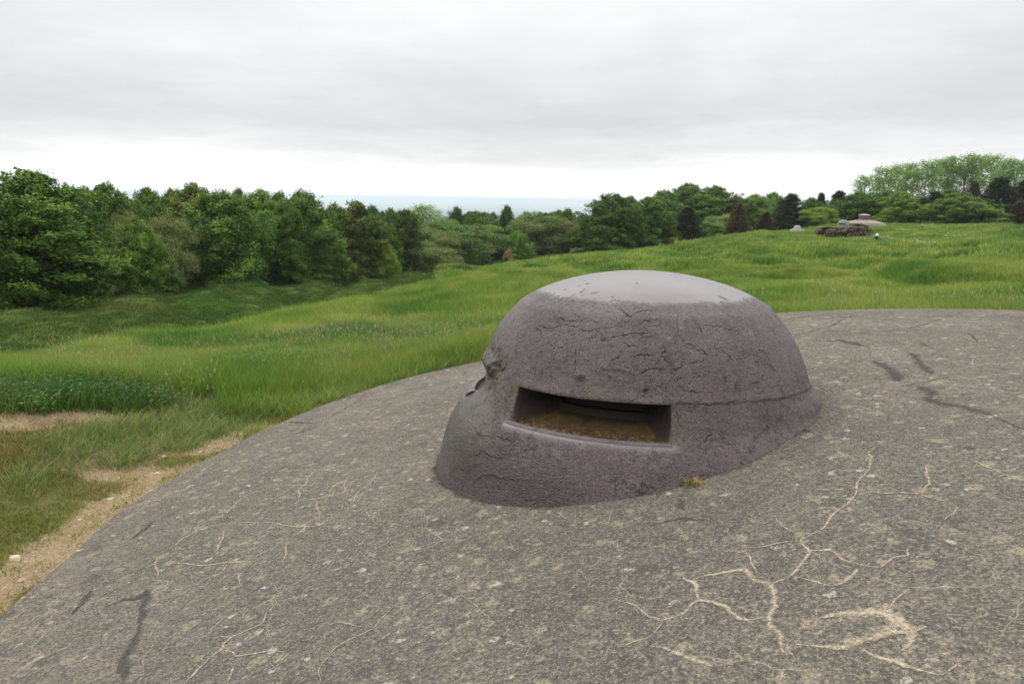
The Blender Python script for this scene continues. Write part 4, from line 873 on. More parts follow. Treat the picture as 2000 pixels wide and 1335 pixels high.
 (2120, 360, 160, 140, 'beech', G2, 'beech outside the right border of the view', RIGHT, 'beech_tree'),
]
POP = [(1692, 340, 42), (1732, 322, 46), (1760, 317, 44), (1788, 316, 40), (1815, 309, 44), (1842, 306, 44), (1868, 302, 46), (1893, 297, 44), (1918, 299, 42), (1942, 300, 44), (1965, 305, 40), (1990, 308, 44), (2018, 306, 44)]
tail = ['the lone leftmost one, much lower than the rest', 'second from the left, its right neighbour taller', 'third from the left with a ragged crown', 'fourth from the left above the layered light green tree', 'fifth from the left above the narrow dark pine', 'sixth from the left over the dark pine', 'seventh from the left above the wide low tree', 'the highest of the row', 'just right of the highest one', 'left of the large dark pine top', 'directly above the large dark pine', 'right of the large dark pine', 'last one at the right border']
for (x, y, w), tl in zip(POP, tail):
    TREES.append((x, y, w, 196+7*math.sin(x), 'poplar', PO, 'tall thin poplar on the skyline, '+tl, 'poplars in a row on the skyline', 'poplar_tree'))
for i, (x, y, w, d, k, c, lab, grp, nm) in enumerate(TREES): plant_tree(x, y, w*1.24, d, k, c, lab, grp, nm, i=i)
# low shrubs in front of the wood
for i, (x, y, w, d, k, c, lab) in enumerate([(992, 486, 20, 104, 'bush', (.16, .13, .09), 'small pinkish flowering shrub at the foot of the fresh green tree'),
    (838, 512, 34, 93, 'bush', (.075, .095, .05), 'low brownish shrub on the grass at the mouth of the dip'), (1130, 492, 36, 112, 'bush', (.08, .12, .05), 'low pale green shrub left of the large dense beech foot'),
    (1284, 466, 22, 119, 'bush', (.12, .17, .08), 'small whitish-green shrub left of the slim yellow-green tree'), (1316, 476, 18, 119, 'bush', (.12, .11, .06), 'small tan shrub right of the whitish-green shrub'),
    (620, 528, 60, 77, 'bush', G2, 'low green shrub under the tall pointed tree'), (330, 540, 60, 62, 'bush', G1, 'dark low shrub under the pale greyish tree')]):
    plant_tree(x, y, w, d, k, c, lab, 'low shrubs in front of the wood', 'shrub', 'shrub', i=i+3)

# ------------------------------------------------------------------ instanced stuff
def scatter(name, pos, rot, scl, proto, label, color=None):
    o = mesh_np(name, pos, np.zeros((0, 3), int)); attr(o, 'rot', rot, 'FLOAT_VECTOR'); attr(o, 'scl', scl, 'FLOAT_VECTOR')
    ng = bpy.data.node_groups.new(name, 'GeometryNodeTree'); ng.interface.new_socket('Geometry', in_out='INPUT', socket_type='NodeSocketGeometry'); ng.interface.new_socket('Geometry', in_out='OUTPUT', socket_type='NodeSocketGeometry')
    gi = ng.nodes.new('NodeGroupInput'); go = ng.nodes.new('NodeGroupOutput'); ip = ng.nodes.new('GeometryNodeInstanceOnPoints'); oi = ng.nodes.new('GeometryNodeObjectInfo'); oi.inputs[0].default_value = proto
    for nm, sock in (('rot', 'Rotation'), ('scl', 'Scale')):
        na = ng.nodes.new('GeometryNodeInputNamedAttribute'); na.data_type = 'FLOAT_VECTOR'; na.inputs[0].default_value = nm; ng.links.new(na.outputs[0], ip.inputs[sock])
    ng.links.new(gi.outputs[0], ip.inputs['Points']); ng.links.new(oi.outputs['Geometry'], ip.inputs['Instance']); ng.links.new(ip.outputs[0], go.inputs[0])
    md = o.modifiers.new('scatter', 'NODES'); md.node_group = ng
    if color: o.color = (*color, 1)
    return tag(o, label, kind='stuff') if label is None else tag(o, label, name.replace('_', ' '), kind='stuff')
def blade_mat(name, ca, cb, cc, base=(.9, .9, .7), sc=.35):
    m, nt, b = new_mat(name); P = wpos(nt); a = getattr_n(nt, 'lv'); hgt = getattr_n(nt, 'hg')
    c = mixc(nt, ramp(nt, noise(nt, P, sc, 4, .6), [(.40, 0), (.60, 1)]), ca, cb)
    c = mixc(nt, ramp(nt, noise(nt, vmath(nt, 'ADD', P, (30, 10, 3)), sc*.6, 4, .6), [(.5, 0), (.62, .85)]), c, cc)
    c = mixc(nt, a, mixc(nt, 1.0, c, (.72, .74, .75), 'MULTIPLY'), mixc(nt, 1.0, c, (1.35, 1.25, 1.2), 'MULTIPLY'))
    c = mixc(nt, ramp(nt, hgt, [(0, .5), (.5, 0)]), c, tuple(x*.9 for x in cc))  # slight shade painted into the blades, darker towards the foot
    rnd = nd(nt, 'ShaderNodeObjectInfo').outputs['Random']
    c = mixc(nt, rnd, mixc(nt, 1.0, c, (.62, .70, .65), 'MULTIPLY'), mixc(nt, 1.0, c, (1.35, 1.22, 1.2), 'MULTIPLY'))
    nt.links.new(c, b.inputs['Base Color']); b.inputs['Roughness'].default_value = .5; b.inputs['Specular IOR Level'].default_value = .3
    tr = nd(nt, 'ShaderNodeBsdfTranslucent'); nt.links.new(c, tr.inputs[0]); ms = nd(nt, 'ShaderNodeMixShader'); ms.inputs[0].default_value = .35
    nt.links.new(b.outputs[0], ms.inputs[1]); nt.links.new(tr.outputs[0], ms.inputs[2]); nt.links.new(ms.outputs[0], nt.nodes['Material Output'].inputs[0])
    return m
def tuft(name, n, height, spread, width, bend, mat, seed, seg=3, heads=0, headmat=None, hsize=.012):
    g = np.random.default_rng(seed); V = []; Fq = []; HG = []; LVv = []; MIx = []; o = 0
    for i in range(n):
        a = g.uniform(0, 2*np.pi); r = spread*math.sqrt(g.random()); p = np.array([r*math.cos(a), r*math.sin(a), -.02])
        da = g.uniform(0, 2*np.pi); d = np.array([math.cos(da), math.sin(da), 0]); Hh = height*g.uniform(.55, 1.1); bd = bend*g.uniform(.2, 1.2)
        fa = g.uniform(0, np.pi); w = np.array([math.cos(fa), math.sin(fa), 0])*width*g.uniform(.6, 1.2); sh = g.random()
        ishead = i < heads
        if ishead: Hh = height*g.uniform(1.15, 1.5); w *= .45; bd *= .6
        for k_ in range(seg+1):
            t = k_/seg; c = p+np.array([0, 0, Hh*t*(1-.25*bd*t)])+d*Hh*bd*t*t; ww = w*(1-t**2*.95)
            V += [c-ww, c+ww]; HG += [t, t]
        for k_ in range(seg): Fq.append((o+2*k_, o+2*k_+1, o+2*k_+3, o+2*k_+2)); LVv.append(sh); MIx.append(0)
        o += 2*(seg+1)
        if ishead:
            tip = c; dirn = unit(np.array([0, 0, 1.])*.8+d*bd)
            for q in range(9):
                cc = tip-dirn*hsize*5*(q/9)+g.normal(size=3)*hsize*.35; u = unit(dirn+g.normal(size=3)*.5); v = unit(np.cross(u, g.normal(size=3)))
                V += [cc-u*hsize, cc+v*hsize*.45, cc+u*hsize, cc-v*hsize*.45]; HG += [1]*4; Fq.append((o, o+1, o+2, o+3)); LVv.append(g.random()); MIx.append(1); o += 4
    ob = mesh_np(name, V, Fq, [mat]+([headmat] if headmat else []), link=False, mi=MIx); attr(ob, 'hg', HG)
    a = ob.data.attributes.new('lv', 'FLOAT', 'FACE'); a.data.foreach_set('value', np.array(LVv, np.float32)); return ob
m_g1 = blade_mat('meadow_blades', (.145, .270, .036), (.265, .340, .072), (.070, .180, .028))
m_g2 = blade_mat('worn_turf_blades', (.17, .21, .04), (.26, .25, .075), (.23, .18, .075), sc=1.0)
m_g3 = blade_mat('weed_leaves', (.060, .145, .025), (.105, .19, .035), (.045, .11, .024), sc=1.5)
m_g4 = blade_mat('pale_grass', (.14, .24, .06), (.21, .27, .085), (.11, .20, .045), sc=.8)
m_gv = blade_mat('valley_turf', (.054, .120, .015), (.088, .125, .022), (.038, .085, .011), sc=.16)
m_sd, nt, b = new_mat('seed_heads'); nt.links.new(mixc(nt, getattr_n(nt, 'lv'), (.26, .20, .11), (.42, .38, .22)), b.inputs['Base Color'])
m_fw, nt, b = new_mat('white_petals'); b.inputs['Base Color'].default_value = (.72, .74, .62, 1)
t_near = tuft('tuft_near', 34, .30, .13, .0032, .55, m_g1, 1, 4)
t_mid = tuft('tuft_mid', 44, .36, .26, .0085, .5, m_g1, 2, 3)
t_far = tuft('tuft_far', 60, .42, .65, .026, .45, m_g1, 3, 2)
t_seed = tuft('tuft_seed', 12, .40, .18, .0026, .4, m_g4, 4, 4, 5, m_sd, .009)
t_seedf = tuft('tuft_seed_far', 22, .46, .6, .006, .4, m_g4, 8, 3, 8, m_sd, .018)
t_short = tuft('tuft_short', 30, .055, .09, .0024, .9, m_g2, 5, 2)
t_val = tuft('tuft_valley', 90, .13, .6, .012, .7, m_gv, 6, 2)
t_pale = tuft('tuft_pale', 20, .17, .12, .0026, .9, m_g4, 9, 4)
t_bank = tuft('tuft_bank', 30, .26, .16, .0045, .7, m_g3, 10, 4)
# broad-leaved weeds
g = np.random.default_rng(5); n = 60; c = g.normal(size=(n, 3))*[.12, .12, .06]+[0, 0, .13]; nr = unit(g.normal(size=(n, 3))*.6+[0, 0, 1]); u = unit(np.cross(nr, g.normal(size=(n, 3)))); V, Fq = leaf_quads(c, u, np.cross(nr, u), g.uniform(.012, .028, n), g.uniform(.005, .011, n))
t_weed = mesh_np('weed', V, Fq, [m_g3], link=False); attr(t_weed, 'hg', np.ones(len(V))); a = t_weed.data.attributes.new('lv', 'FLOAT', 'FACE'); a.data.foreach_set('value', g.random(n).astype(np.float32))
# flower umbels
g = np.random.default_rng(6); V = []; Fq = []; o = 0
for i in range(14):
    p = g.normal(size=2)*.3; h0 = g.uniform(.5, .8)
    for q in range(6):
        cc = np.array([p[0], p[1], h0])+g.normal(size=3)*[.035, .035, .012]; s = g.uniform(.012, .022)
        V += [cc+[-s, 0, 0], cc+[0, s, 0], cc+[s, 0, .004], cc+[0, -s, 0]]; Fq.append((o, o+1, o+2, o+3)); o += 4
t_flow = mesh_np('umbels', V, Fq, [m_fw], link=False)
def field(n, rmin, rmax, amin=-.72, amax=.72, seed=0):
    g = np.random.default_rng(seed); r = np.sqrt(g.uniform(rmin**2, rmax**2, n)); a = g.uniform(amin, amax, n)
    return r*np.sin(a), r*np.cos(a), r, g
def finish(x, y, g, smin=.75, smax=1.25, hs=None, sink=0):
    z = zt(x, y)-sink; n = len(x); s = g.uniform(smin, smax, n); hh = s if hs is None else s*hs
    rot = np.stack([g.normal(size=n)*.08, g.normal(size=n)*.08, g.uniform(0, 6.283, n)], 1)
    return np.stack([x, y, z], 1), rot, np.stack([s, s, hh], 1)
def at_(xp, yp, dist):
    d = ray(xp, yp); return tuple((d/math.hypot(d[0], d[1])*dist)[:2])
def lush(x, y): return fbm(x/3.5, y/3.5, 71, 3)
def sel(*arrs, m): return [a[m] for a in arrs]
# near meadow
x, y, r, g = field(60000, 4.0, 17, seed=11); d, w, d1 = masks(x, y); rdd = rim_d(x, y)
bank = polyd(x, y, DIRT1)
m = (rdd > .05) & (bank > .05) & (g.random(len(x)) > np.maximum(np.maximum(d, w*1.02), d1*1.1)) & ~((r < 8.7) & (x < -2.0-.35*(r-5))) & ~in_valley(x, y) & ((r > 6) | (x < 0))
x, y, r, rdd, w = sel(x, y, r, rdd, w, m=m); hs = np.clip(.62+.5*sstep(0.1, 1.0, rdd)+.3*lush(x, y)+.2*(x > 1), .4, 1.6)*np.where(r < 8.3, .7, 1)
scatter('meadow_grass', *finish(x, y, g, .8, 1.25, hs), t_near, 'knee-high green meadow grass close to the concrete edge')
x, y, r, g = field(46000, 17, 42, seed=12); m = ~in_valley(x, y); x, y = sel(x, y, m=m)
scatter('meadow_grass', *finish(x, y, g, .8, 1.25, np.clip(1+.3*lush(x, y), .6, 1.5)), t_mid, 'green meadow grass on the near slope of the hill')
x, y, r, g = field(42000, 42, 128, seed=13); SITES = [(at_(1688, 434, 106), 3.2), (at_(1557, 447.5, 93), 1.3), (at_(1643, 462, 86), 3.0)]
m = ~in_valley(x, y)
for (sx_, sy_), sr_ in SITES: m &= np.hypot(x-sx_, y-sy_) > sr_
x, y = sel(x, y, m=m)
scatter('meadow_grass', *finish(x, y, g, .8, 1.3, np.clip(1+.3*lush(x, y), .6, 1.5), .03), t_far, 'green meadow grass on the far slope and hilltop')
# valley turf
x, y, r, g = field(26000, 16, 95, -.72, .0, seed=14); m = in_valley(x, y); x, y = sel(x, y, m=m)
scatter('valley_grass', *finish(x, y, g, .8, 1.3, None, .03), t_val, 'dark olive short grass in the dip below the wood')
# worn turf
x, y, r, g = field(52000, 2.6, 9.5, -.95, .05, seed=15); d, w, d1 = masks(x, y); rdd = rim_d(x, y)
pat = fbm(x/.45, y/.45, 77, 3); m = (rdd > .03) & (g.random(len(x)) > d*.93) & (r < 8.8) & (g.random(len(x)) < np.clip(.75+.5*pat, .25, 1)); x, y = sel(x, y, m=m)
scatter('worn_turf', *finish(x, y, g, .7, 1.5), t_short, 'short trodden turf mixed with bare soil along the concrete')
# seed heads and pale grass
SEED = wpoly([(480, 700), (600, 612), (900, 600), (980, 640), (950, 700), (700, 730)])
x, y, r, g = field(9000, 5, 17, seed=16); d, w, d1 = masks(x, y); rdd = rim_d(x, y); sdm = sstep(1.0, -1.0, polyd(x, y, SEED))
m = (rdd > .25) & (w < .3) & (d < .3) & (g.random(len(x)) < .06+.13*sdm+.12*sstep(2.0, .3, rdd)+.06*(x > 1)); x, y = sel(x, y, m=m)
scatter('seed_head_grass', *finish(x, y, g, .7, 1.15), t_seed, 'thin pinkish-brown seed heads standing above the near meadow')
x, y, r, g = field(7000, 17, 90, seed=17); m = ~in_valley(x, y) & (lush(x*.6, y*.6) > .25) & (g.random(len(x)) < .45); x, y = sel(x, y, m=m)
scatter('seed_head_grass', *finish(x, y, g, .5, .85), t_seedf, 'thin seed heads scattered over the far meadow')
BAND = wpoly([(40, 905), (150, 888), (250, 868), (340, 840), (420, 800), (480, 778), (620, 735), (800, 708), (900, 690), (940, 700), (820, 735), (700, 765), (560, 795), (400, 822), (260, 860), (120, 890)])
x, y, r, g = field(30000, 4.5, 10.5, -.75, .02, seed=18); rdd = rim_d(x, y); m = (rdd > .06) & (polyd(x, y, BAND)+.6*fbm(x/.6, y/.6, 79, 3) < .15) & (g.random(len(x)) < .3+.35*(np.arctan2(x, y) > -.35)); x, y = sel(x, y, m=m)
scatter('pale_grass', *finish(x, y, g, .7, 1.3), t_pale, 'pale drooping grass between the worn strip and the meadow')
WEED = wpoly([(-200, 735), (0, 740), (150, 745), (300, 735), (440, 722), (620, 700), (640, 712), (450, 745), (330, 768), (200, 778), (0, 790), (-200, 800)])
x, y, r, g = field(26000, 7, 14, -.75, -.1, seed=19); m = (polyd(x, y, WEED)+1.0*fbm(x/.8, y/.8, 81, 3) < .05); x_, y_ = x[m], y[m]; m &= g.random(len(x)) < .10; x, y = sel(x, y, m=m)
scatter('broadleaf_weeds', *finish(x, y, g, .6, 1.2), t_weed, 'dark green nettle-like weeds on the bank behind the bare soil')
m_ = g.random(len(x_)) < .45; x, y = x_[m_], y_[m_]
scatter('bank_grass', *finish(x, y, g, .6, 1.05), t_bank, 'lush dark green grass on the bank behind the bare soil')
bm = bmesh.new(); bmesh.ops.create_icosphere(bm, subdivisions=1, radius=.011)
gq = np.random.default_rng(4)
for v in bm.verts: v.co = v.co*float(gq.uniform(.6, 1.2)); v.co.z *= .6
me = bpy.data.meshes.new('pebble'); bm.to_mesh(me); bm.free(); t_peb = bpy.data.objects.new('pebble', me)
m_pb, nt, b = new_mat('pebbles'); rn = nd(nt, 'ShaderNodeObjectInfo').outputs['Random']; nt.links.new(ramp(nt, rn, [(0, (.18, .13, .08)), (.5, (.36, .28, .18)), (1, (.46, .39, .29))]), b.inputs['Base Color']); me.materials.append(m_pb)
x, y, r, g = field(12000, 2.6, 10, -.95, .0, seed=23); d, w, d1 = masks(x, y); m = (rim_d(x, y) > .03) & (g.random(len(x)) < d*.5+w*.08); x, y = sel(x, y, m=m); n = len(x)
scatter('gravel', np.stack([x, y, zt(x, y)+.001], 1), g.uniform(0, 6, (n, 3))*[0, 0, 1], np.exp(g.normal(size=(n, 1))*.45)*np.ones((1, 3))*.55, t_peb, 'small loose stones lying on the bare soil')
pts = []
for (fx, fy, sp, nn) in [(1702, 474, 26, 6), (1725, 470, 20, 3), (1815, 454, 14, 4), (1840, 470, 30, 6), (1800, 488, 12, 4), (1772, 456, 8, 2), (1905, 464, 14, 3)]:
    gg = np.random.default_rng(int(fx)); 
    for _ in range(nn):
        pts.append(hit_t(fx+gg.normal()*sp*.6, fy+gg.normal()*4))
pts = np.array(pts); gg = np.random.default_rng(3); n = len(pts)
scatter('white_wildflowers', pts, np.stack([np.zeros(n), np.zeros(n), gg.uniform(0, 6, n)], 1), np.stack([gg.uniform(1.0, 2.2, n), gg.uniform(1.0, 2.2, n), gg.uniform(.7, .95, n)], 1), t_flow, 'patches of white umbel flowers on the hillside')
# deep wood behind the edge trees, and wood down on the plain side
g = np.random.default_rng(44); pp = []; ss = []
for _ in range(700):
    a = g.uniform(-.85, .85); r = math.sqrt(g.uniform(100**2, 330**2)); x, y = r*math.sin(a), r*math.cos(a)
    lim = np.interp(a, [-.85, -.62, -.35, -.1, .05, .2, .35, .6, .85], [75, 78, 92, 120, 138, 160, 172, 172, 165])
    if r < lim: continue
    z = float(zt(x, y)); s = g.uniform(.85, 1.1)
    if z+12*s > -.7-.012*r and abs(a) < .62: s = max(.25, (-.7-.012*r-z)/12)
    pp.append((x, y, z-.3)); ss.append((s*1.1, s*1.1, s))
n = len(pp); scatter('forest', np.array(pp), np.stack([np.zeros(n), np.zeros(n), g.uniform(0, 6.28, n)], 1), np.array(ss), PROTO['oak'][1][0], 'dense wood behind the edge trees', G2)
pp = []
for _ in range(900):
    a = g.uniform(-.5, .3); r = math.sqrt(g.uniform(330**2, 1500**2)); x, y = r*math.sin(a), r*math.cos(a); pp.append((x, y, float(zt(x, y))-.3))
n = len(pp); s = g.uniform(1.4, 2.2, n)
scatter('forest', np.array(pp), np.stack([np.zeros(n), np.zeros(n), g.uniform(0, 6.28, n)], 1), np.stack([s*1.6, s*1.6, s*.8], 1), PROTO['bush'][0][0], 'far wood down on the slope towards the plain', G2)

# ------------------------------------------------------------------ hilltop works
def at(x, y, dist):
    d = ray(x, y); return d/math.hypot(d[0], d[1])*dist
def lathe(pr, n=40, t0=0, t1=2*np.pi):
    th = np.linspace(t0, t1, n, endpoint=False); pr = np.array(pr)
    return np.stack([pr[:, :1]*np.cos(th), pr[:, :1]*np.sin(th), np.repeat(pr[:, 1:], n, 1)], -1).reshape(-1, 3), grid_faces(len(pr), n, True)
def simple(name, c1, c2, sc, rough=.7, bs=.02, bstr=.6):
    m, nt, b = new_mat(name); P = opos(nt); nt.links.new(mixc(nt, ramp(nt, noise(nt, P, sc, 5, .7), [(.35, 0), (.65, 1)]), c1, c2), b.inputs['Base Color']); b.inputs['Roughness'].default_value = rough
    bump(nt, b, noise(nt, P, sc*4, 4, .7), bstr, bs); return m
m_st = simple('grey_bell_steel', (.15, .14, .13), (.20, .185, .17), 3, .55); m_pu = simple('purple_brown_steel', (.085, .06, .06), (.13, .095, .09), 3, .6); m_lid = simple('lid_steel', (.22, .20, .20), (.29, .27, .265), 3, .45)
m_ap = simple('pale_concrete', (.20, .18, .14), (.29, .26, .205), 1.2, .9); m_bk = simple('black_gap', (.01, .01, .01), (.015, .015, .015), 1)
m_rk, nt, b = new_mat('broken_concrete'); P = opos(nt)
st = noise(nt, vmath(nt, 'MULTIPLY', P, (1, 1, 1.7)), 2.6, 6, .8)
c = ramp(nt, st, [(.38, (.02, .014, .010)), (.50, (.06, .042, .028)), (.58, (.13, .10, .07)), (.70, (.30, .25, .18))]); c = mixc(nt, ramp(nt, noise(nt, P, 1.3, 4, .6), [(.55, 0), (.7, .5)]), c, (.10, .085, .04))
nt.links.new(c, b.inputs['Base Color']); b.inputs['Roughness'].default_value = .95; bump(nt, b, st, 1, .15)
def small_bell(dist, xpx, ytop, ybase, wpx, mat, name, label, slot_az=None):
    top = at(xpx, ytop, dist); base = at(xpx, ybase, dist); s = wpx/2/FPX*dist*math.cos(math.atan2(base[0], base[1])); Hh = top[2]-base[2]
    t = empty(name, (base[0], base[1], base[2])); tag(t, label, 'armoured bell')
    prf = [(0.001, Hh), (.35*s, Hh*.985), (.62*s, Hh*.90), (.82*s, Hh*.74), (.93*s, Hh*.52), (1.0*s, Hh*.2), (1.02*s, -.4)]
    V, Fq = lathe(prf, 48); mesh_np('dome_body', V, Fq, [mat], t, smooth=True)
    if slot_az:
        n = 10; th = np.linspace(*slot_az, n)
        for part, zz, r_, m in (('vision_slot', (Hh*.50, Hh*.61), s*.955, m_bk), ('slot_rim', (Hh*.46, Hh*.50), s*.985, mat)):
            V = np.concatenate([np.stack([rr*np.cos(th), rr*np.sin(th), np.full(n, z)], 1) for z, rr in ((zz[0], r_-.1), (zz[0], r_), (zz[1], r_*.985), (zz[1], r_-.14))])
            mesh_np(part, V, grid_faces(4, n), [m], t)
    return t
# broken bunker block
BD = 84
c0 = at(1643, 462, BD); pxm = BD*math.cos(math.atan2(c0[0], c0[1]))/FPX
c0[2] += 2*pxm
bk = empty('ruined_bunker', (c0[0], c0[1], c0[2]), -math.atan2(c0[0], c0[1])); tag(bk, 'ruined block of broken layered concrete half sunk in the grass, carrying a grey bell', 'bunker ruin')
outline = [(-47, 0, 8), (-45, 8, 12), (-38, 0, 14), (-25, 0, 15.5), (-8, 0, 15), (8, 0, 15), (22, 0, 16), (34, 0, 16), (42, 0, 14), (48, 0, 7)]
ux = np.array([p[0] for p in outline])*pxm; ut_ = np.array([p[2] for p in outline])*pxm
nx, nz = 90, 26; xs = np.linspace(ux[0], ux[-1], nx); tops = np.interp(xs, ux, ut_)
def slab(xs, tops, d0, d1, seed, low=-1.2):
    rows = []
    for k_ in range(nz):          # front face, then the top surface going back
        f = k_/(nz-9)
        if k_ < nz-8:
            z = low+(tops-low)*f; yy = np.full(len(xs), d0)+.35*f**2
            yy = yy+.55*fbm(xs/.8, z*1.4+seed, seed, 4)+.10*fbm(xs/3, z*4, seed+3, 2)
        else:
            q = (k_-(nz-8))/7; z = tops-.12*q+.08*fbm(xs, xs*0+q*3, seed+5, 3); yy = d0+.35+(d1-d0)*q
        bulge = 1.3*(np.abs((xs-xs.mean())/(xs[-1]-xs[0])*2))**4
        rows.append(np.stack([xs+.08*fbm(xs*2, z, seed+8, 2), yy+bulge*(1 if k_ < nz-8 else 1), z], 1))
    rows.append(np.stack([xs, np.full(len(xs), d1+.5), np.full(len(xs), low)], 1))
    v = np.concatenate(rows); f = grid_faces(len(rows), len(xs))
    n = len(xs); ends = []
    for j in (0, n-1):
        for k_ in range(1, len(rows)-2): ends.append((0*n+j, k_*n+j, (k_+1)*n+j, (k_+1)*n+j))
    tr = np.array([[e[0], e[1], e[2]] for e in ends]); return v, [f, tr]
v, f = slab(xs, tops, 0, 5.0, 91); mesh_np('wall_block', v, f, [m_rk], bk)
xs2 = np.linspace(10*pxm, 48*pxm, 40); t2 = np.interp(xs2, np.array([10, 20, 34, 48])*pxm, np.array([21, 22, 22, 18])*pxm); v, f = slab(xs2, t2, 2.6, 8.0, 97, 0); mesh_np('rear_slab', v, f, [m_rk], bk)
xs3 = np.linspace(38*pxm, 50*pxm, 14); t3 = np.interp(xs3, np.array([38, 41, 44, 46, 50])*pxm, np.array([15, 17, 12, 15, 8])*pxm); v, f = slab(xs3, t3, -.6, 1.6, 95, 4*pxm); mesh_np('fallen_chunk', v, f, [m_rk], bk)
small_bell(BD+2.4, 1646, 429, 447, 23, m_st, 'armoured_bell', 'grey steel bell with a black slit, standing on the broken concrete block', (rad(-165), rad(-95)))
# retractable turret on its apron
TD = 106; tb_ = at(1688, 434, TD); pm = TD*math.cos(math.atan2(tb_[0], tb_[1]))/FPX
ap = empty('turret_apron', tuple(tb_)); tag(ap, 'pale flat cone of concrete round the distant gun turret', 'concrete apron')
V, Fq = lathe([(.3, 5*pm), (12*pm, 4.6*pm), (22*pm, 2.6*pm), (35*pm, -.3*pm), (37*pm, -.8*pm), (38*pm, -14*pm)], 64); mesh_np('slab', V, Fq, [m_ap], ap, smooth=True)
tu = empty('gun_turret', (tb_[0]-1*pm, tb_[1], tb_[2]+4.6*pm)); tag(tu, 'squat purple-brown drum turret under a thin grey lid on the hilltop', 'gun turret')
V, Fq = lathe([(9.7*pm, -1*pm), (9.8*pm, 4*pm), (9.8*pm, 8.2*pm), (4, 8.2*pm)] if False else [(9.9*pm, -1.2*pm), (9.9*pm, 8.0*pm), (9.2*pm, 8.1*pm)], 40); mesh_np('drum', V, Fq, [m_pu], tu, smooth=False)
V, Fq = lathe([(.01, 11.3*pm), (4*pm, 11.0*pm), (8*pm, 10.1*pm), (10.9*pm, 8.9*pm), (11.0*pm, 8.1*pm), (9.3*pm, 8.0*pm)], 40); mesh_np('lid', V, Fq, [m_lid], tu, smooth=True)
for a in (-70, -125):
    V, Fq = tube([[9.7*pm*math.cos(rad(a)), 9.7*pm*math.sin(rad(a)), 4*pm], [10.15*pm*math.cos(rad(a)), 10.15*pm*math.sin(rad(a)), 4*pm]], [.13, .13], 10); mesh_np('gun_port', V, Fq, [m_bk], tu)
# small far dome on a strip of concrete
sb = at(1557, 447.5, 93); pm = 93/FPX*.9
sa = empty('concrete_strip', tuple(sb)); tag(sa, 'thin pale strip of concrete on the ridge under the small far dome', 'concrete slab')
V, Fq = lathe([(.1, .12), (8*pm, .08), (13.5*pm, -.05), (14*pm, -1.2)], 40); mesh_np('slab', V, Fq, [m_ap], sa, smooth=True)
small_bell(93, 1557, 440, 447.3, 14, m_lid, 'armoured_bell', 'small smooth grey dome on the ridge, farthest of the three bells')
# short ventilation post in the grass
vp = at(1712, 466, 80); pm = 80/FPX*.88
vpo = empty('vent_post', tuple(vp)); tag(vpo, 'short dark post with a white rounded top in the meadow right of the bunker', 'vent')
V, Fq = lathe([(3.6*pm, -.5), (3.7*pm, 3*pm), (3.2*pm, 5.5*pm), (.01, 5.6*pm)], 20); mesh_np('post', V, Fq, [m_bk], vpo, smooth=True)
V, Fq = lathe([(2.7*pm, 5.0*pm), (2.8*pm, 7*pm), (2.2*pm, 9*pm), (1.2*pm, 10*pm), (.01, 10.4*pm)], 20); m_wh, nt, b = new_mat('white_enamel'); b.inputs['Base Color'].default_value = (.62, .66, .70, 1); mesh_np('cap', V, Fq, [m_wh], vpo, smooth=True)
# ------------------------------------------------------------------ stones, weeds on the concrete
m_sn = simple('limestone', (.42, .34, .22), (.60, .52, .38), 14, .9, .01)
def stone(xp, yp, size, sq, seed, label):
    p = hit_t(xp, yp, 14); g = np.random.default_rng(seed); bm = bmesh.new(); bmesh.ops.create_icosphere(bm, subdivisions=3, radius=1)
    pl = [(unit(g.normal(size=3)), g.uniform(.45, .85)) for _ in range(11)]
    for v in bm.verts:
        q = np.array(v.co)
        for n_, d_ in pl:
            e = q@n_-d_
            if e > 0: q = q-n_*e*.92
        q = q*[size, size*.75, size*sq]; v.co = q
    me = bpy.data.meshes.new('stone'); bm.to_mesh(me); bm.free(); me.materials.append(m_sn); o = bpy.data.objects.new('stone', me); COL.objects.link(o)
    o.location = (p[0], p[1], p[2]+size*sq*.25); o.rotation_euler = (0, 0, g.uniform(0, 6)); tag(o, label, 'stone', 'stones on the worn ground'); return o
stone(30, 1093, .048, .5, 1, 'flat pale stone on bare soil, the largest and lowest near the left border')
stone(318, 894, .034, .7, 2, 'pale angular stone on worn turf nearest to the concrete edge')
stone(124, 923, .034, .8, 3, 'pale blocky stone in the short grass, farther from the concrete')
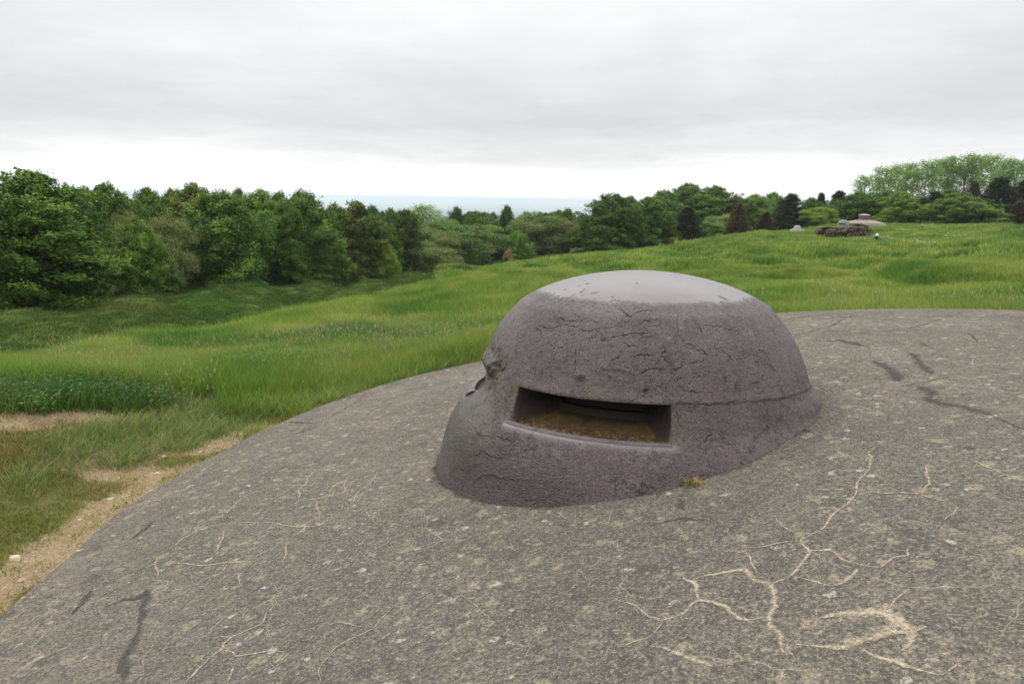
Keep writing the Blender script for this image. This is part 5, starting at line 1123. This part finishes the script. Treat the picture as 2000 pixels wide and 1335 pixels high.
def weed(xp, yp, n, L, cols, label, seed, flat=.6):
    p = hit_c(xp, yp); g = np.random.default_rng(seed); V = []; Fq = []; o = 0
    for i in range(n):
        a = g.uniform(0, 2*np.pi); d = np.array([math.cos(a), math.sin(a), 0]); Hh = L*g.uniform(.5, 1.1); q0 = g.normal(size=3)*[.03, .015, 0]; w = np.cross(d, [0, 0, 1])*.0025
        for k_ in range(5):
            t = k_/4; c = q0+d*Hh*t*flat+np.array([0, 0, Hh*(t-.55*t*t)]); V += [c-w*(1.1-t), c+w*(1.1-t)]
        for k_ in range(4): Fq.append((o+2*k_, o+2*k_+1, o+2*k_+3, o+2*k_+2))
        o += 10
    m, nt, b = new_mat('weed'); nt.links.new(mixc(nt, ramp(nt, noise(nt, opos(nt), 18, 2, .5), [(.42, 0), (.58, 1)]), *cols), b.inputs['Base Color'])
    ob = mesh_np('weed', V, Fq, [m]); ob.location = (p[0], p[1], float(zcn(p[0], p[1]))-.003); tag(ob, label, 'weed', 'weeds at the foot of the bell')
weed(1357, 944, 70, .075, ((.16, .17, .03), (.36, .19, .06)), 'orange and green tuft growing in the joint at the foot of the bell', 1)
weed(1291, 963, 9, .03, ((.08, .18, .04), (.10, .2, .04)), 'tiny green seedling left of the orange tuft', 2)

# ------------------------------------------------------------------ the air: a pale haze over the plain
def haze_box(x0, x1, y0, y1, z0, z1, dens, colr):
    V = [(x, y, z) for x in (x0, x1) for y in (y0, y1) for z in (z0, z1)]
    Fq = np.array([(0, 1, 3, 2), (4, 6, 7, 5), (0, 4, 5, 1), (2, 3, 7, 6), (0, 2, 6, 4), (1, 5, 7, 3)])
    m = bpy.data.materials.new('haze'); m.use_nodes = True; nt = m.node_tree; nt.nodes.clear()
    v = nt.nodes.new('ShaderNodeVolumePrincipled'); v.inputs['Color'].default_value = (*colr, 1); v.inputs['Density'].default_value = dens
    nt.links.new(v.outputs[0], nt.nodes.new('ShaderNodeOutputMaterial').inputs['Volume'])
    o = mesh_np('haze', V, Fq, [m]); tag(o, kind='stuff'); return o
haze_box(-33000, 33000, -33000, 33000, -175, 14, .00015, (.81, .91, 1.0))
